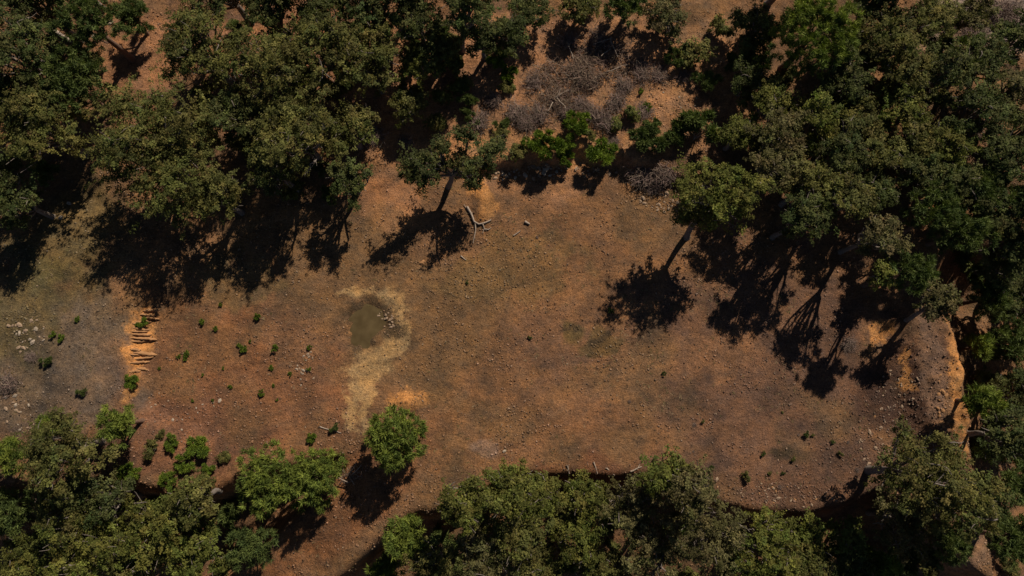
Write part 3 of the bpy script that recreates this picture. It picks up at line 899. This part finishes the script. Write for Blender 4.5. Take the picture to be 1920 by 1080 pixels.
def put_shrub(n, px, py, r, kind, label, group, name=None):
    rng = random.Random(9000 + n)
    s = r / PXM
    p = on_ground(px, py + r * 0.25)
    k = rng.randrange(4)
    nm = {'green': 'young_pine', 'dark': 'evergreen_shrub', 'leafy': 'leafy_shrub', 'dry': 'dry_shrub'}[kind]
    cat = {'green': 'young pine', 'dark': 'shrub', 'leafy': 'shrub', 'dry': 'dry shrub'}[kind]
    e = obj(name or nm, None, None, p)
    e.empty_display_size = 0.2
    e.scale = (s, s * rng.uniform(0.9, 1.1), s * rng.uniform(0.9, 1.2))
    e.rotation_euler = (0, 0, rng.uniform(0, 6.28))
    tag(e, label, cat, group)
    part = obj('twigs' if kind == 'dry' else 'foliage', SHRUB[kind, k], e)
    if kind == 'dry':
        part['kind'] = 'stuff'
    if kind != 'dry':
        obj('stem', SHRUB['stem', k], e)
    return e

SHRUBS = [
    # saplings above the clearing
    (1030, 278, 30, 'green', 'brightest young pine of the clump above the clearing, front one'),
    (1000, 258, 22, 'green', 'young pine on the left of the bright clump above the clearing'),
    (1080, 234, 26, 'green', 'young pine at the back right of the bright clump'),
    (1060, 262, 20, 'green', 'young pine in the middle of the bright clump'),
    (1058, 292, 18, 'green', 'small young pine at the front right of the bright clump'),
    (1123, 284, 30, 'green', 'young pine standing alone right of the bright clump'),
    (973, 285, 20, 'leafy', 'olive shrub just left of the bright clump of young pines'),
    (937, 230, 16, 'dark', 'small dark shrub above the olive shrub and left of dry twigs'),
    (933, 108, 22, 'green', 'young pine in the dark shade left of the brush heap'),
    (957, 140, 17, 'green', 'young pine just below the shaded one left of the brush heap'),
    (952, 165, 16, 'leafy', 'low green shrub left of the brush heap, above its own shadow'),
    (860, 152, 26, 'leafy', 'leafy shrub left of the steep bare strip'),
    (880, 178, 20, 'dark', 'upright dark shrub edging the steep bare strip'),
    (830, 188, 24, 'leafy', 'shrub between the low pale-limbed oak and the bare strip'),
    (874, 218, 15, 'dark', 'small shrub at the foot of the bare strip'),
    (1222, 236, 17, 'dark', 'small shrub right of the lone young pine, higher up'),
    (1213, 268, 32, 'dark', 'dark shrub at the left end of the thicket above the rim'),
    (1250, 258, 32, 'dark', 'dark shrub in the middle of the thicket above the rim'),
    (1302, 250, 42, 'dark', 'largest dark shrub at the right end of the thicket above the rim'),
    (1317, 146, 25, 'dark', 'bluish shrub standing alone on the orange slope'),
    (1362, 120, 20, 'dark', 'shrub at the edge of the shade right of the orange slope'),
    (1298, 100, 36, 'leafy', 'wide olive shrub above the orange slope'),
    (1342, 60, 26, 'leafy', 'olive shrub above the wide one near the bare gap'),
    (1265, 110, 20, 'dark', 'shrub between the brush heap and the wide olive shrub'),
    (1200, 170, 6, 'green', 'tiny green seedling on the orange slope right of the brush heap'),
    (1213, 200, 9, 'green', 'small green seedling right of the grey dry shrub'),
    (1180, 218, 20, 'leafy', 'greyish shrub below the brush heap'),
    (1160, 232, 18, 'leafy', 'low grey-green shrub behind the lone young pine'),
    # dry shrubs
    (967, 205, 30, 'dry', 'dry brown shrub left below the brush heap'),
    (985, 225, 24, 'dry', 'dry greyish twigs left of the bright clump'),
    (1133, 218, 32, 'dry', 'grey leafless shrub below the brush heap'),
    (1110, 205, 24, 'dry', 'small leafless shrub left of the grey one below the heap'),
    (1205, 205, 24, 'dry', 'dark leafless shrub at the right foot of the brush heap'),
    (1155, 185, 28, 'dry', 'dark dry shrub on the right end of the brush heap'),
    (1202, 130, 28, 'dry', 'bare purple-grey shrub right of the brush heap'),
    (1205, 318, 36, 'dry', 'large pinkish dry shrub on the rim under the thicket'),
    (1245, 318, 30, 'dry', 'dry shrub on the rim next to the leaning oak'),
    (1225, 345, 22, 'dry', 'low dry twigs where the rim meets the clearing'),
    (700, 250, 28, 'dry', 'dry twigs beneath the open oak beside the orange slope'),
    (900, 222, 26, 'dry', 'dry shrub above the rim oak'),
    (1590, 640, 20, 'dry', 'dry tuft in the dappled shadow at the right of the clearing'),
    (1880, 20, 40, 'dry', 'bare bushes on the pale ground in the upper right corner'),
    (1825, 55, 34, 'dry', 'bare bush left of those in the upper right corner'),
    (1820, 235, 30, 'dry', 'brown dry bush between dark oaks near the right edge'),
    (20, 715, 24, 'dry', 'grey dry bush on the left edge of the mossy ground'),
    (50, 920, 30, 'dry', 'bare twigs between the pines and oaks at lower left'),
    (1830, 700, 26, 'leafy', 'shrub on the slope right of the cut bank'),
    (1400, 890, 10, 'leafy', 'small weed on the lower right of the clearing'),
    (925, 185, 20, 'dry', 'dry scrub right of the steep bare strip'),
    (1010, 212, 26, 'dry', 'brown scrub under the left end of the brush heap'),
    (1060, 208, 24, 'dry', 'brown scrub under the middle of the brush heap'),
    (1090, 190, 22, 'dry', 'flattened scrub at the foot of the brush heap'),
    (1000, 150, 26, 'dry', 'grey scrub on the left flank of the brush heap'),
    (1170, 155, 24, 'dry', 'grey scrub on the right flank of the brush heap'),
    (1120, 70, 26, 'dry', 'dry scrub behind the brush heap'),
    (1065, 75, 24, 'dry', 'dark dry scrub behind the left of the brush heap'),
    (1235, 135, 22, 'dry', 'sparse dry scrub at the top of the orange slope'),
    (1280, 140, 18, 'dry', 'dark dry scrub left of the bluish shrub'),
    (940, 262, 22, 'leafy', 'low olive scrub right of the rim oak crown'),
    (1105, 250, 16, 'leafy', 'dull shrub between the bright clump and the lone young pine'),
    (1150, 262, 18, 'dry', 'grey twigs right of the lone young pine'),
    (820, 232, 22, 'leafy', 'faded scrub on the slope above the rim oak'),
    (760, 262, 20, 'dry', 'dry scrub on the orange slope left of the rim oak'),
    # lower left pit edge
    (380, 833, 23, 'green', 'largest of the bushes on the lower rim of the red ground'),
    (327, 827, 14, 'green', 'narrow bush left of the largest one on the red ground'),
    (293, 838, 18, 'leafy', 'sprawling bush at the left of the group on the red ground'),
    (303, 809, 10, 'leafy', 'small bush above the sprawling one on the red ground'),
    (350, 861, 17, 'green', 'bush with a dark shadow below the largest one'),
    (423, 854, 12, 'leafy', 'faded bush right of the group on the red ground'),
    (397, 872, 11, 'green', 'small bush on the crumbling edge below the group'),
    (250, 878, 17, 'green', 'bright bush at the left end of the dark hollow'),
    (322, 896, 16, 'green', 'bright bush overhanging the dark hollow'),
    (383, 890, 14, 'leafy', 'dull bush at the right end of the dark hollow'),
    (587, 818, 10, 'green', 'small green bush above the right joined pine'),
    (627, 801, 9, 'dark', 'dark bush left of the lone round pine'),
    # on the open ground
    (270, 601, 10, 'green', 'little bright bush on the upper part of the digger-cut bank'),
    (253, 712, 14, 'green', 'bright rounded bush at the lower end of the digger-cut bank'),
    (60, 667, 14, 'dry', 'grey withered bush on the mossy ground at left'),
    (90, 672, 11, 'dark', 'dark bush right of the grey withered one at left'),
    (155, 733, 9, 'dark', 'dark bush left of the lower end of the cut bank'),
    (1145, 580, 6, 'dark', 'dark tuft at the tip of the leaning oak shadow'),
]
for n, (px, py, r, kind, label) in enumerate(SHRUBS):
    put_shrub(n, px, py, r, kind, label, 'shrubs and young pines')

SEEDLINGS = [(380, 603, 6), (406, 615, 5), (485, 593, 7), (458, 652, 7), (448, 646, 4), (517, 652, 7), (581, 650, 5), (351, 662, 6), (349, 672, 4),
             (510, 688, 5), (115, 632, 7), (100, 625, 6), (147, 597, 5), (491, 735, 6), (433, 724, 4), (380, 702, 3), (513, 722, 3), (400, 750, 3),
             (336, 668, 4), (300, 690, 3), (420, 690, 3), (545, 700, 4), (470, 640, 3), (415, 570, 4), (363, 750, 3), (520, 748, 3), (580, 690, 4)]
for n, (px, py, r) in enumerate(SEEDLINGS):
    put_shrub(300 + n, px, py, r, 'green', 'small dark seedling dotting the red ground left of the puddle' if px > 200 else 'small dark seedling on the grey ground left of the cut bank',
              'seedlings on the red ground' if px > 200 else 'seedlings left of the cut bank', name='seedling')
WEEDS = [(993, 632, 4), (1302, 795, 5), (1318, 790, 4), (1512, 812, 6), (1497, 815, 3), (1523, 816, 4), (1560, 826, 4), (1590, 828, 4), (1487, 860, 5),
         (1334, 876, 4), (1300, 846, 3), (1442, 886, 4), (1468, 886, 4), (1462, 912, 5), (1466, 773, 3), (877, 528, 4), (1007, 444, 4), (1690, 780, 4),
         (1430, 850, 5), (1607, 880, 5), (1575, 848, 6), (1245, 700, 4), (1180, 752, 4)]
for n, (px, py, r) in enumerate(WEEDS):
    put_shrub(400 + n, px, py, r, ('dark', 'dry', 'leafy')[n % 3], 'tiny dark weed on the open floor of the clearing', 'weeds on the clearing floor', name='weed')

USED = set()
def under_label(px, py, leafy):
    """name the bush by the tree it stands under or beside"""
    for t in sorted(TREES, key=lambda t: math.hypot(t[0] - px, t[1] - py)):
        rel = 'under' if math.hypot(t[0] - px, t[1] - py) < t[2] * 1.1 else 'beside'
        lb = '%s bush %s the %s' % ('leafy' if leafy else 'dark evergreen', rel, t[5].split(',')[0])
        if t[0] < 0 or t[1] < 0 or t[0] > 1920 or len(lb.split()) > 16 or t[5] in USED: continue
        USED.add(t[5])
        return lb
UNDER = [(1420, 110), (1475, 150), (1560, 200), (1610, 180), (1660, 150), (1740, 180), (1800, 210), (1850, 270), (1770, 320), (1700, 300), (1620, 260),
         (1500, 260), (1420, 280), (1410, 340), (1560, 330), (1480, 380), (1850, 420), (1790, 480), (1830, 510), (1880, 560), (1860, 650), (1850, 700),
         (1870, 780), (1900, 700), (1840, 830), (1830, 900), (1860, 990), (1740, 1040), (1620, 1030), (1540, 1040), (1680, 1040), (1880, 1060), (1640, 340), (1540, 290),
         (1760, 100), (1720, 60), (1800, 80), (1640, 110)]
for n, (px, py) in enumerate(UNDER):
    put_shrub(600 + n, px, py, random.Random(n).uniform(22, 40), ('dark', 'leafy')[n % 2], under_label(px, py, n % 2), 'undergrowth of the right wood', name='undergrowth_bush')
UNDER = [(420, 130), (450, 60), (540, 60), (560, 150), (640, 160), (600, 320), (470, 260), (380, 180), (30, 300), (110, 100), (60, 150), (820, 60), (860, 110), 
         (780, 80), (730, 60), (660, 50), (850, 80), (620, 370), (560, 350), (90, 330), (180, 110)]
for n, (px, py) in enumerate(UNDER):
    put_shrub(700 + n, px, py, random.Random(n + 50).uniform(18, 32), ('leafy', 'dark')[n % 2], under_label(px, py, 1 - n % 2), 'undergrowth of the upper wood', name='undergrowth_bush')
UNDER = [(160, 900), (240, 930), (300, 940), (420, 960), (430, 1040), (840, 1000), (900, 980), (1000, 960), (1050, 960), (1140, 960),
         (1150, 1020), (1260, 970), (1380, 980), (1380, 1060), (1270, 1070), (1050, 1050), (60, 1000), (100, 1000), (450, 940), (1480, 1010)]
for n, (px, py) in enumerate(UNDER):
    put_shrub(800 + n, px, py, random.Random(n + 90).uniform(20, 34), ('leafy', 'dark')[n % 2], under_label(px, py, 1 - n % 2), 'undergrowth of the lower wood', name='undergrowth_bush')

# ------------------------------------------------------------------ brush heap
def brush_heap(px, py, R, H, n, label, seed):
    rng = np.random.default_rng(seed)
    p = on_ground(px, py)
    e = obj('brush_heap', None, None, p)
    e.empty_display_size = 0.4
    tag(e, label, 'brush heap', 'heaps of cut brush')
    V, F = twig_cloud(n, R, H, rng, rad=0.013, lying=True)
    # follow the slope
    V[:, 2] += ground_z(V[:, 0] + p[0], V[:, 1] + p[1], False) - gz(p[0], p[1])
    t = obj('twigs', mesh_from('twigs', V, F, 4, twig_colours(len(V), 12, rng, (0.205, 0.140, 0.100)), [M_TWIG]), e)
    t['kind'] = 'stuff'
    for k in range(4):
        a = rng.uniform(0, 6.28); q = R * 0.6 * rng.random()
        s = np.array([math.cos(a) * q, math.sin(a) * q, 0.25])
        d = unit_dirs(1, rng)[0] * np.array([1, 1, 0.15]) * rng.uniform(0.8, 1.8)
        bp = bent_path(s, s + d, rng, 0.06, 5)
        bp[:, 2] = H * 0.7 + ground_z(bp[:, 0] + p[0], bp[:, 1] + p[1], False) - gz(p[0], p[1]) + 0.05 * np.arange(5)
        obj('branch', tubes_mesh('branch', [tube(bp, np.linspace(0.04, 0.018, 5), 6)], M_DEAD), e)
brush_heap(1088, 140, 3.1, 0.42, 2000, 'large heap of cut grey-brown brush on the slope above the clearing', 1)
brush_heap(1040, 190, 1.5, 0.45, 320, 'smaller heap of dry brush at the lower left of the large one', 2)
brush_heap(1140, 95, 1.5, 0.5, 320, 'thin heap of brush behind the top right of the large heap', 3)
brush_heap(660, 890, 0.9, 0.5, 140, 'tangle of dead grey branches between the joined pines and the round pine', 4)

# ------------------------------------------------------------------ dead wood
def dead_wood(name, pts, rad, label, cat='branch', mat=M_DEAD, forks=(), group='dead wood on the ground'):
    ps = [on_ground(*q) + np.array([0, 0, rad * 0.9]) for q in pts]
    base = ps[0].copy()
    P = np.array(ps) - base
    if len(P) == 2:
        rng = np.random.default_rng(int(pts[0][0]))
        P = bent_path(P[0], P[1], rng, 0.03, 5)
    e = obj(name, tubes_mesh(name, [tube(P, np.linspace(rad, rad * 0.55, len(P)), 7)], mat), None, base)
    tag(e, label, cat, group)
    for f in forks:
        Q = np.array([on_ground(*q) + np.array([0, 0, rad * 0.8]) for q in f]) - base
        obj('fork', tubes_mesh('fork', [tube(Q, np.linspace(rad * 0.6, rad * 0.25, len(Q)), 6)], mat), e)
dead_wood('dead_branch', [(876, 388), (884, 402), (889, 416), (898, 421), (910, 418), (921, 413)], 0.085, 'pale forked dead branch under the oak on the rim',
          forks=[[(891, 418), (892, 432), (889, 446), (887, 456)], [(905, 420), (908, 428), (905, 438)], [(908, 430), (916, 431), (921, 427)], [(884, 402), (878, 396), (870, 384)]])
dead_wood('log', [(984, 416), (993, 421)], 0.10, 'short dark log lying near the top of the clearing', 'log')
dead_wood('stick', [(963, 442), (976, 433)], 0.05, 'thin pale stick below the short dark log')
dead_wood('stick', [(864, 480), (874, 488)], 0.05, 'thin stick left of the centre of the clearing, below the rim oak')
dead_wood('log', [(1063, 872), (1067, 888)], 0.075, 'stubby pale log on the lower rim beside the dark hollow', 'log')
dead_wood('stick', [(1113, 866), (1120, 888)], 0.05, 'stick pointing down the lower rim right of the stubby log')
dead_wood('stick', [(1136, 877), (1152, 891)], 0.055, 'slanting stick on the lower rim, second from the stubby log')
dead_wood('stick', [(1182, 884), (1203, 875)], 0.06, 'pale forked stick furthest right on the lower rim', forks=[[(1194, 880), (1198, 873), (1200, 870)]])
dead_wood('log', [(100, 56), (143, 84)], 0.17, 'pale fallen trunk in the upper left corner wood', 'log')
dead_wood('log', [(54, 34), (70, 54)], 0.12, 'short fallen trunk at the far upper left', 'log')
dead_wood('stick', [(600, 800), (640, 812)], 0.045, 'thin bent stick left of the lone round pine')
dead_wood('dead_branch', [(1730, 350), (1752, 328), (1772, 312)], 0.10, 'bare forked limb showing between crowns of the right wood', forks=[[(1742, 338), (1745, 322), (1742, 308)]])
dead_wood('log', [(1843, 960), (1836, 1000)], 0.13, 'fallen reddish trunk near the lower right corner', 'log')

# ------------------------------------------------------------------ stones
STONES = {}
def stone_meshes():
    import bmesh
    for k in range(8):
        rng = np.random.default_rng(70 + k)
        bm = bmesh.new()
        bmesh.ops.create_icosphere(bm, subdivisions=1, radius=1.0)
        for v in bm.verts:
            v.co *= rng.uniform(0.72, 1.15)
            v.co.z *= 0.62
            v.co.x *= 1.0 + 0.25 * (k % 3)
        for nm, mat in (('field', M_STONE), ('pale', M_PALE), ('clay', M_CLOD)):
            me = bpy.data.meshes.new('stone'); bm.to_mesh(me); me.materials.append(mat); STONES[nm, k] = me
        bm.free()
stone_meshes()

def put_stone(px, py, s, kind, label, group, rng, name='stone', cat='stone'):
    p = on_ground(px, py)
    o = obj(name, STONES[kind, rng.randrange(8)], None, p + np.array([0, 0, s * 0.08]))
    o.scale = (s, s * rng.uniform(0.7, 1.0), s * rng.uniform(0.7, 1.1))
    o.rotation_euler = (rng.uniform(-0.3, 0.3), rng.uniform(-0.3, 0.3), rng.uniform(0, 6.28))
    tag(o, label, cat, group)

def stone_field(n, cx, cy, rx, ry, ang, smin, smax, kinds, label, group, seed):
    rng = random.Random(seed)
    for _ in range(n):
        a, q = rng.uniform(0, 6.28), math.sqrt(rng.random())
        du, dv = math.cos(a) * q * rx, math.sin(a) * q * ry
        t = math.radians(ang)
        s = smin + (smax - smin) * rng.random() ** 2.5
        put_stone(cx + du * math.cos(t) - dv * math.sin(t), cy + du * math.sin(t) + dv * math.cos(t), s, rng.choice(kinds), label, group, rng)
stone_field(46, 985, 325, 75, 12, -6, 0.08, 0.22, ['field', 'pale', 'field'], 'rubble stone on the crumbled bank along the top of the clearing', 'stones on the top bank', 1)
stone_field(22, 1090, 318, 70, 14, 8, 0.08, 0.17, ['field', 'field', 'clay'], 'small stone scattered below the bright young pines', 'stones below the young pines', 2)
stone_field(40, 1245, 372, 50, 26, 10, 0.08, 0.17, ['field'], 'dark stone in the stony patch left of the leaning oak', 'stones left of the leaning oak', 3)
stone_field(34, 50, 628, 46, 36, 20, 0.06, 0.19, ['field', 'field', 'pale'], 'stone of the scattered pile on the mossy ground at left', 'stones on the mossy ground', 4)
stone_field(26, 30, 780, 54, 34, 30, 0.06, 0.18, ['pale', 'field'], 'stone strewn on the left edge above the lower left oak', 'stones at the left edge', 5)
stone_field(40, 1440, 925, 140, 20, 8, 0.06, 0.16, ['field', 'clay', 'field'], 'stone on the crumbling lower right rim of the clearing', 'stones on the lower right rim', 6)
stone_field(30, 1655, 830, 44, 54, 0, 0.06, 0.17, ['field', 'field', 'clay'], 'stone in the dark rubble beside the large track oak', 'stones beside the track oak', 7)
stone_field(18, 570, 690, 22, 40, 0, 0.07, 0.16, ['field', 'pale'], 'stone in the grey rubble patch left of the puddle', 'stones left of the puddle', 8)
stone_field(16, 725, 600, 18, 24, 0, 0.07, 0.15, ['field'], 'dark wet stone on the muddy shore of the puddle', 'stones by the puddle', 9)
stone_field(18, 345, 770, 90, 40, 0, 0.06, 0.15, ['field', 'pale', 'clay'], 'stone on the lower part of the red ground', 'stones on the red ground', 10)
stone_field(10, 1270, 190, 40, 26, 0, 0.08, 0.16, ['pale', 'clay'], 'pale stone on the orange slope right of the brush heap', 'stones on the orange slope', 11)
stone_field(46, 1690, 740, 46, 54, 0, 0.05, 0.13, ['field'], 'dark clod on the furrowed slope left of the track', 'clods left of the track', 13)
stone_field(18, 1770, 770, 12, 70, -6, 0.10, 0.22, ['clay'], 'orange clod along the edge of the cut bank', 'clods on the cut bank', 12)
R0 = random.Random(5)
put_stone(130, 382, 0.16, 'pale', 'white stone on the mossy strip, upper one of two', 'white stones on the mossy strip', R0)
put_stone(114, 408, 0.20, 'pale', 'white stone on the mossy strip, lower one of two', 'white stones on the mossy strip', R0)
put_stone(206, 42, 0.24, 'pale', 'pale stone among pines in the upper left corner, upper one', 'pale stones at upper left', R0)
put_stone(176, 68, 0.22, 'pale', 'pale stone among pines in the upper left corner, lower one', 'pale stones at upper left', R0)
put_stone(216, 972, 0.55, 'pale', 'large pale rock among the oaks at lower left', None, R0, 'rock', 'rock')
put_stone(252, 988, 0.28, 'pale', 'small pale rock right of the large one at lower left', None, R0, 'rock', 'rock')
put_stone(792, 493, 0.24, 'clay', 'lone pinkish rock near the tip of the rim oak shadow', None, R0, 'rock', 'rock')
put_stone(686, 588, 0.13, 'pale', 'white stone at the edge of the puddle', None, R0)
put_stone(946, 846, 0.12, 'pale', 'white pebble on the pale patch near the lower rim', None, R0)

# ------------------------------------------------------------------ ridges left by the digger teeth on the cut bank
def ridge_mesh(seed):
    rng = np.random.default_rng(seed)
    n, V, F = 13, [], []
    for i in range(n):
        t = i / (n - 1)
        w = 0.11 * math.sin(math.pi * min(1, max(0, t * 0.96 + 0.02))) ** 0.35 * rng.uniform(0.75, 1.2)
        hh = 0.13 * math.sin(math.pi * min(1, max(0, t * 0.94 + 0.03))) ** 0.5 * rng.uniform(0.7, 1.25)
        y = rng.normal(0, 0.022)
        V += [(t - 0.5, y + w * 1.4, -0.06), (t - 0.5, y + w * 0.5, hh * 0.45), (t - 0.5, y - w * 0.4, hh * 0.62), (t - 0.5, y - w * 1.0, -0.08)]
    for i in range(n - 1):
        for k in range(3):
            F.append((i * 4 + k, i * 4 + k + 1, i * 4 + k + 5, i * 4 + k + 4))
    return mesh_from('earth_ridge', np.array(V), np.array(F), 4, None, [M_CLOD], smooth=False)
RIDGES = [ridge_mesh(k) for k in range(6)]
rr = random.Random(77)
for k, v in enumerate([583, 590, 595, 603, 607, 615, 622, 627, 634, 640, 655, 661, 665, 674, 681, 690, 698]):
    left = 246 + rr.uniform(-3, 3) - (v - 640) * 0.10 + (8 if v < 600 else 0)
    left += rr.choice((0, 0, 6, 12))
    right = left + rr.uniform(28, 54) - (8 if v > 650 else 0)
    a, b = on_ground(left, v), on_ground(right, v + rr.uniform(-5, 6))
    d = b - a
    o = obj('earth_ridge', RIDGES[k % 6], GROUND, (a + b) / 2)
    L = float(np.linalg.norm(d))
    o.scale = (L, rr.uniform(0.8, 1.2), rr.uniform(1.1, 1.9))
    o.rotation_euler = (0, -math.asin(d[2] / L), math.atan2(d[1], d[0]))

# ------------------------------------------------------------------ gravel and dry grass (nobody could count it)
def scatter_points(n, rng, weight):
    out = []
    while sum(len(o) for o in out) < n:
        px = rng.uniform(-80, 2000, n * 2); py = rng.uniform(-120, 1150, n * 2)
        w = weight(px, py)
        k = rng.random(n * 2) < w
        out.append(np.stack([px[k], py[k]], 1))
    P = np.concatenate(out)[:n]
    q = unproject(P[:, 0], P[:, 1], np.zeros(len(P))).T.copy()
    q[:, 2] = ground_z(q[:, 0], q[:, 1])
    return q

def blob(px, py, cx, cy, rx, ry):
    return np.exp(-((px - cx) / rx) ** 2 - ((py - cy) / ry) ** 2)

def gravel_weight(px, py):
    w = 0.05 + 0.55 * sstep((fbm(px / 60, py / 60, 91, 5) - 0.45) / 0.25)
    for (cx, cy, rx, ry, s) in [(1000, 325, 120, 18, 0.9), (1250, 370, 60, 34, 0.9), (60, 630, 60, 45, 0.5), (1450, 925, 170, 24, 0.9), (1650, 800, 70, 80, 0.8),
                                (1280, 180, 80, 60, 0.5), (570, 690, 30, 50, 0.6), (350, 780, 160, 60, 0.4), (1720, 720, 60, 90, 0.5), (730, 600, 24, 30, 0.7), (1360, 470, 70, 40, 0.6),
                                (40, 770, 60, 40, 0.5), (650, 970, 90, 60, 0.3), (830, 440, 60, 20, 0.3), (770, 780, 30, 50, 0.5)]:
        w = w + s * blob(px, py, cx, cy, rx, ry)
    w = w * np.where(blob(px, py, 684, 612, 34, 38) > 0.45, 0, 1)
    return np.clip(w, 0, 1)

def build_gravel(n=42000):
    rng = np.random.default_rng(8)
    P = scatter_points(n, rng, gravel_weight)
    s = 0.024 + 0.085 * rng.random(n) ** 3.2
    octv = np.array([(1, 0, 0), (0, 1, 0), (-1, 0, 0), (0, -1, 0), (0, 0, 1), (0, 0, -1)], float)
    octf = np.array([(0, 1, 4), (1, 2, 4), (2, 3, 4), (3, 0, 4), (1, 0, 5), (2, 1, 5), (3, 2, 5), (0, 3, 5)])
    a = rng.uniform(0, 6.28, n)
    V = octv[None] * rng.uniform(0.65, 1.25, (n, 6, 1)) * s[:, None, None] * np.array([1.0, 0.8, 0.7])
    ca, sa = np.cos(a)[:, None], np.sin(a)[:, None]
    X = V[:, :, 0] * ca - V[:, :, 1] * sa; Y = V[:, :, 0] * sa + V[:, :, 1] * ca
    V[:, :, 0], V[:, :, 1] = X, Y
    V += P[:, None, :] + np.array([0, 0, 0.015])
    F = (octf[None] + np.arange(n)[:, None, None] * 6).reshape(-1)
    sc = soil_colour(P[:, 0], P[:, 1])
    col = sc * rng.uniform(0.4, 1.5, (n, 1)) * 0.85 + np.array((0.09, 0.075, 0.06)) * rng.random((n, 1)) ** 2
    m, nt, nn, l, b = new_mat('gravel')
    at = nn.new('ShaderNodeAttribute'); at.attribute_name = 'tint'
    l.new(at.outputs['Color'], b.inputs['Base Color']); b.inputs['Roughness'].default_value = 0.9; b.inputs['Specular IOR Level'].default_value = 0.15
    o = obj('gravel', mesh_from('gravel', V.reshape(-1, 3), F, 3, np.repeat(col, 6, axis=0), [m]))
    tag(o, 'loose gravel and small stones strewn over the earth', 'gravel', kind='stuff')
build_gravel()

def grass_weight(px, py):
    w = 0.03 + 0.9 * sstep((fbm(px / 70, py / 70, 95, 5) - 0.47) / 0.16) * 0.7
    w = w * (0.35 + 0.6 * blob(px, py, 1200, 560, 300, 200) + 0.5 * blob(px, py, 1400, 700, 200, 140)) + 0.4 * blob(px, py, 60, 560, 140, 140)
    for (cx, cy, rx, ry) in [(684, 612, 44, 48), (764, 750, 34, 26), (1780, 700, 40, 140), (265, 650, 40, 90), (670, 730, 60, 70), (902, 385, 24, 40), (745, 600, 30, 60)]:
        w = w * (1 - np.clip(1.6 * blob(px, py, cx, cy, rx, ry), 0, 1))
    return np.clip(w, 0, 1)

def build_dry_grass(n=3200, blades=7):
    rng = np.random.default_rng(18)
    P = scatter_points(n, rng, grass_weight)
    idx = np.repeat(np.arange(n), blades)
    m = len(idx)
    d = rng.normal(size=(m, 3)); d[:, 2] = np.abs(d[:, 2]) * 0.6 + 0.15
    d /= np.linalg.norm(d, axis=1, keepdims=True)
    L = rng.uniform(0.06, 0.20, m)[:, None]
    side = np.cross(d, np.array([0, 0, 1.0])); side /= np.linalg.norm(side, axis=1, keepdims=True) + 1e-9
    w = rng.uniform(0.008, 0.02, m)[:, None]
    b0 = P[idx] + rng.normal(0, 0.05, (m, 3)) * np.array([1, 1, 0])
    V = np.stack([b0 - side * w, b0 + side * w, b0 + d * L], 1).reshape(-1, 3)
    base = np.array([(0.20, 0.135, 0.068), (0.13, 0.105, 0.042), (0.09, 0.060, 0.036), (0.26, 0.18, 0.10)])
    tc = base[rng.integers(0, 4, n)] * rng.uniform(0.6, 1.2, (n, 1))
    o = obj('dry_grass', mesh_from('dry_grass', V, np.arange(len(V)), 3, np.repeat(tc[idx], 3, axis=0), [M_TWIG]))
    tag(o, 'short withered grass and stubble covering the clearing', 'dry grass', kind='stuff')
build_dry_grass()

def build_litter(n=6500):
    rng = np.random.default_rng(28)
    P = scatter_points(n, rng, lambda px, py: np.clip(0.05 + 1.0 * sstep((fbm(px / 45, py / 45, 195, 5) - 0.44) / 0.2), 0, 1) * np.where(blob(px, py, 684, 612, 36, 40) > 0.4, 0, 1))
    a = rng.uniform(0, 6.28, n)
    L = 0.05 + 0.14 * rng.random(n) ** 2
    w = np.where(rng.random(n) < 0.5, 0.012, 0.04)
    d = np.stack([np.cos(a), np.sin(a), rng.uniform(-0.05, 0.25, n)], 1); q = np.stack([-np.sin(a), np.cos(a), rng.uniform(-0.2, 0.2, n)], 1)
    P[:, 2] += 0.025
    V = np.stack([P - d * L[:, None] * 0.5, P + q * w[:, None] + np.array([0, 0, 0.02]), P + d * L[:, None] * 0.5, P - q * w[:, None] + np.array([0, 0, 0.01])], 1).reshape(-1, 3)
    base = np.array([(0.075, 0.048, 0.030), (0.11, 0.07, 0.042), (0.05, 0.036, 0.024), (0.24, 0.165, 0.105)])
    tc = base[rng.choice(4, n, p=[0.4, 0.25, 0.2, 0.15])] * rng.uniform(0.7, 1.3, (n, 1))
    o = obj('leaf_litter', mesh_from('leaf_litter', V, np.arange(len(V)), 4, np.repeat(tc, 4, axis=0), [M_TWIG]))
    tag(o, 'fallen leaves and broken twigs strewn over the bare earth', 'leaf litter', kind='stuff')
build_litter()

tot = {}
for o in bpy.data.objects:
    if o.type == 'MESH':
        tot[o.data.name] = sum(len(p.vertices) - 2 for p in o.data.polygons) if len(o.data.polygons) < 200 else len(o.data.loops) - 2 * len(o.data.polygons)
print('TRIANGLES', sum(tot.values()), 'OBJECTS', len(bpy.data.objects))
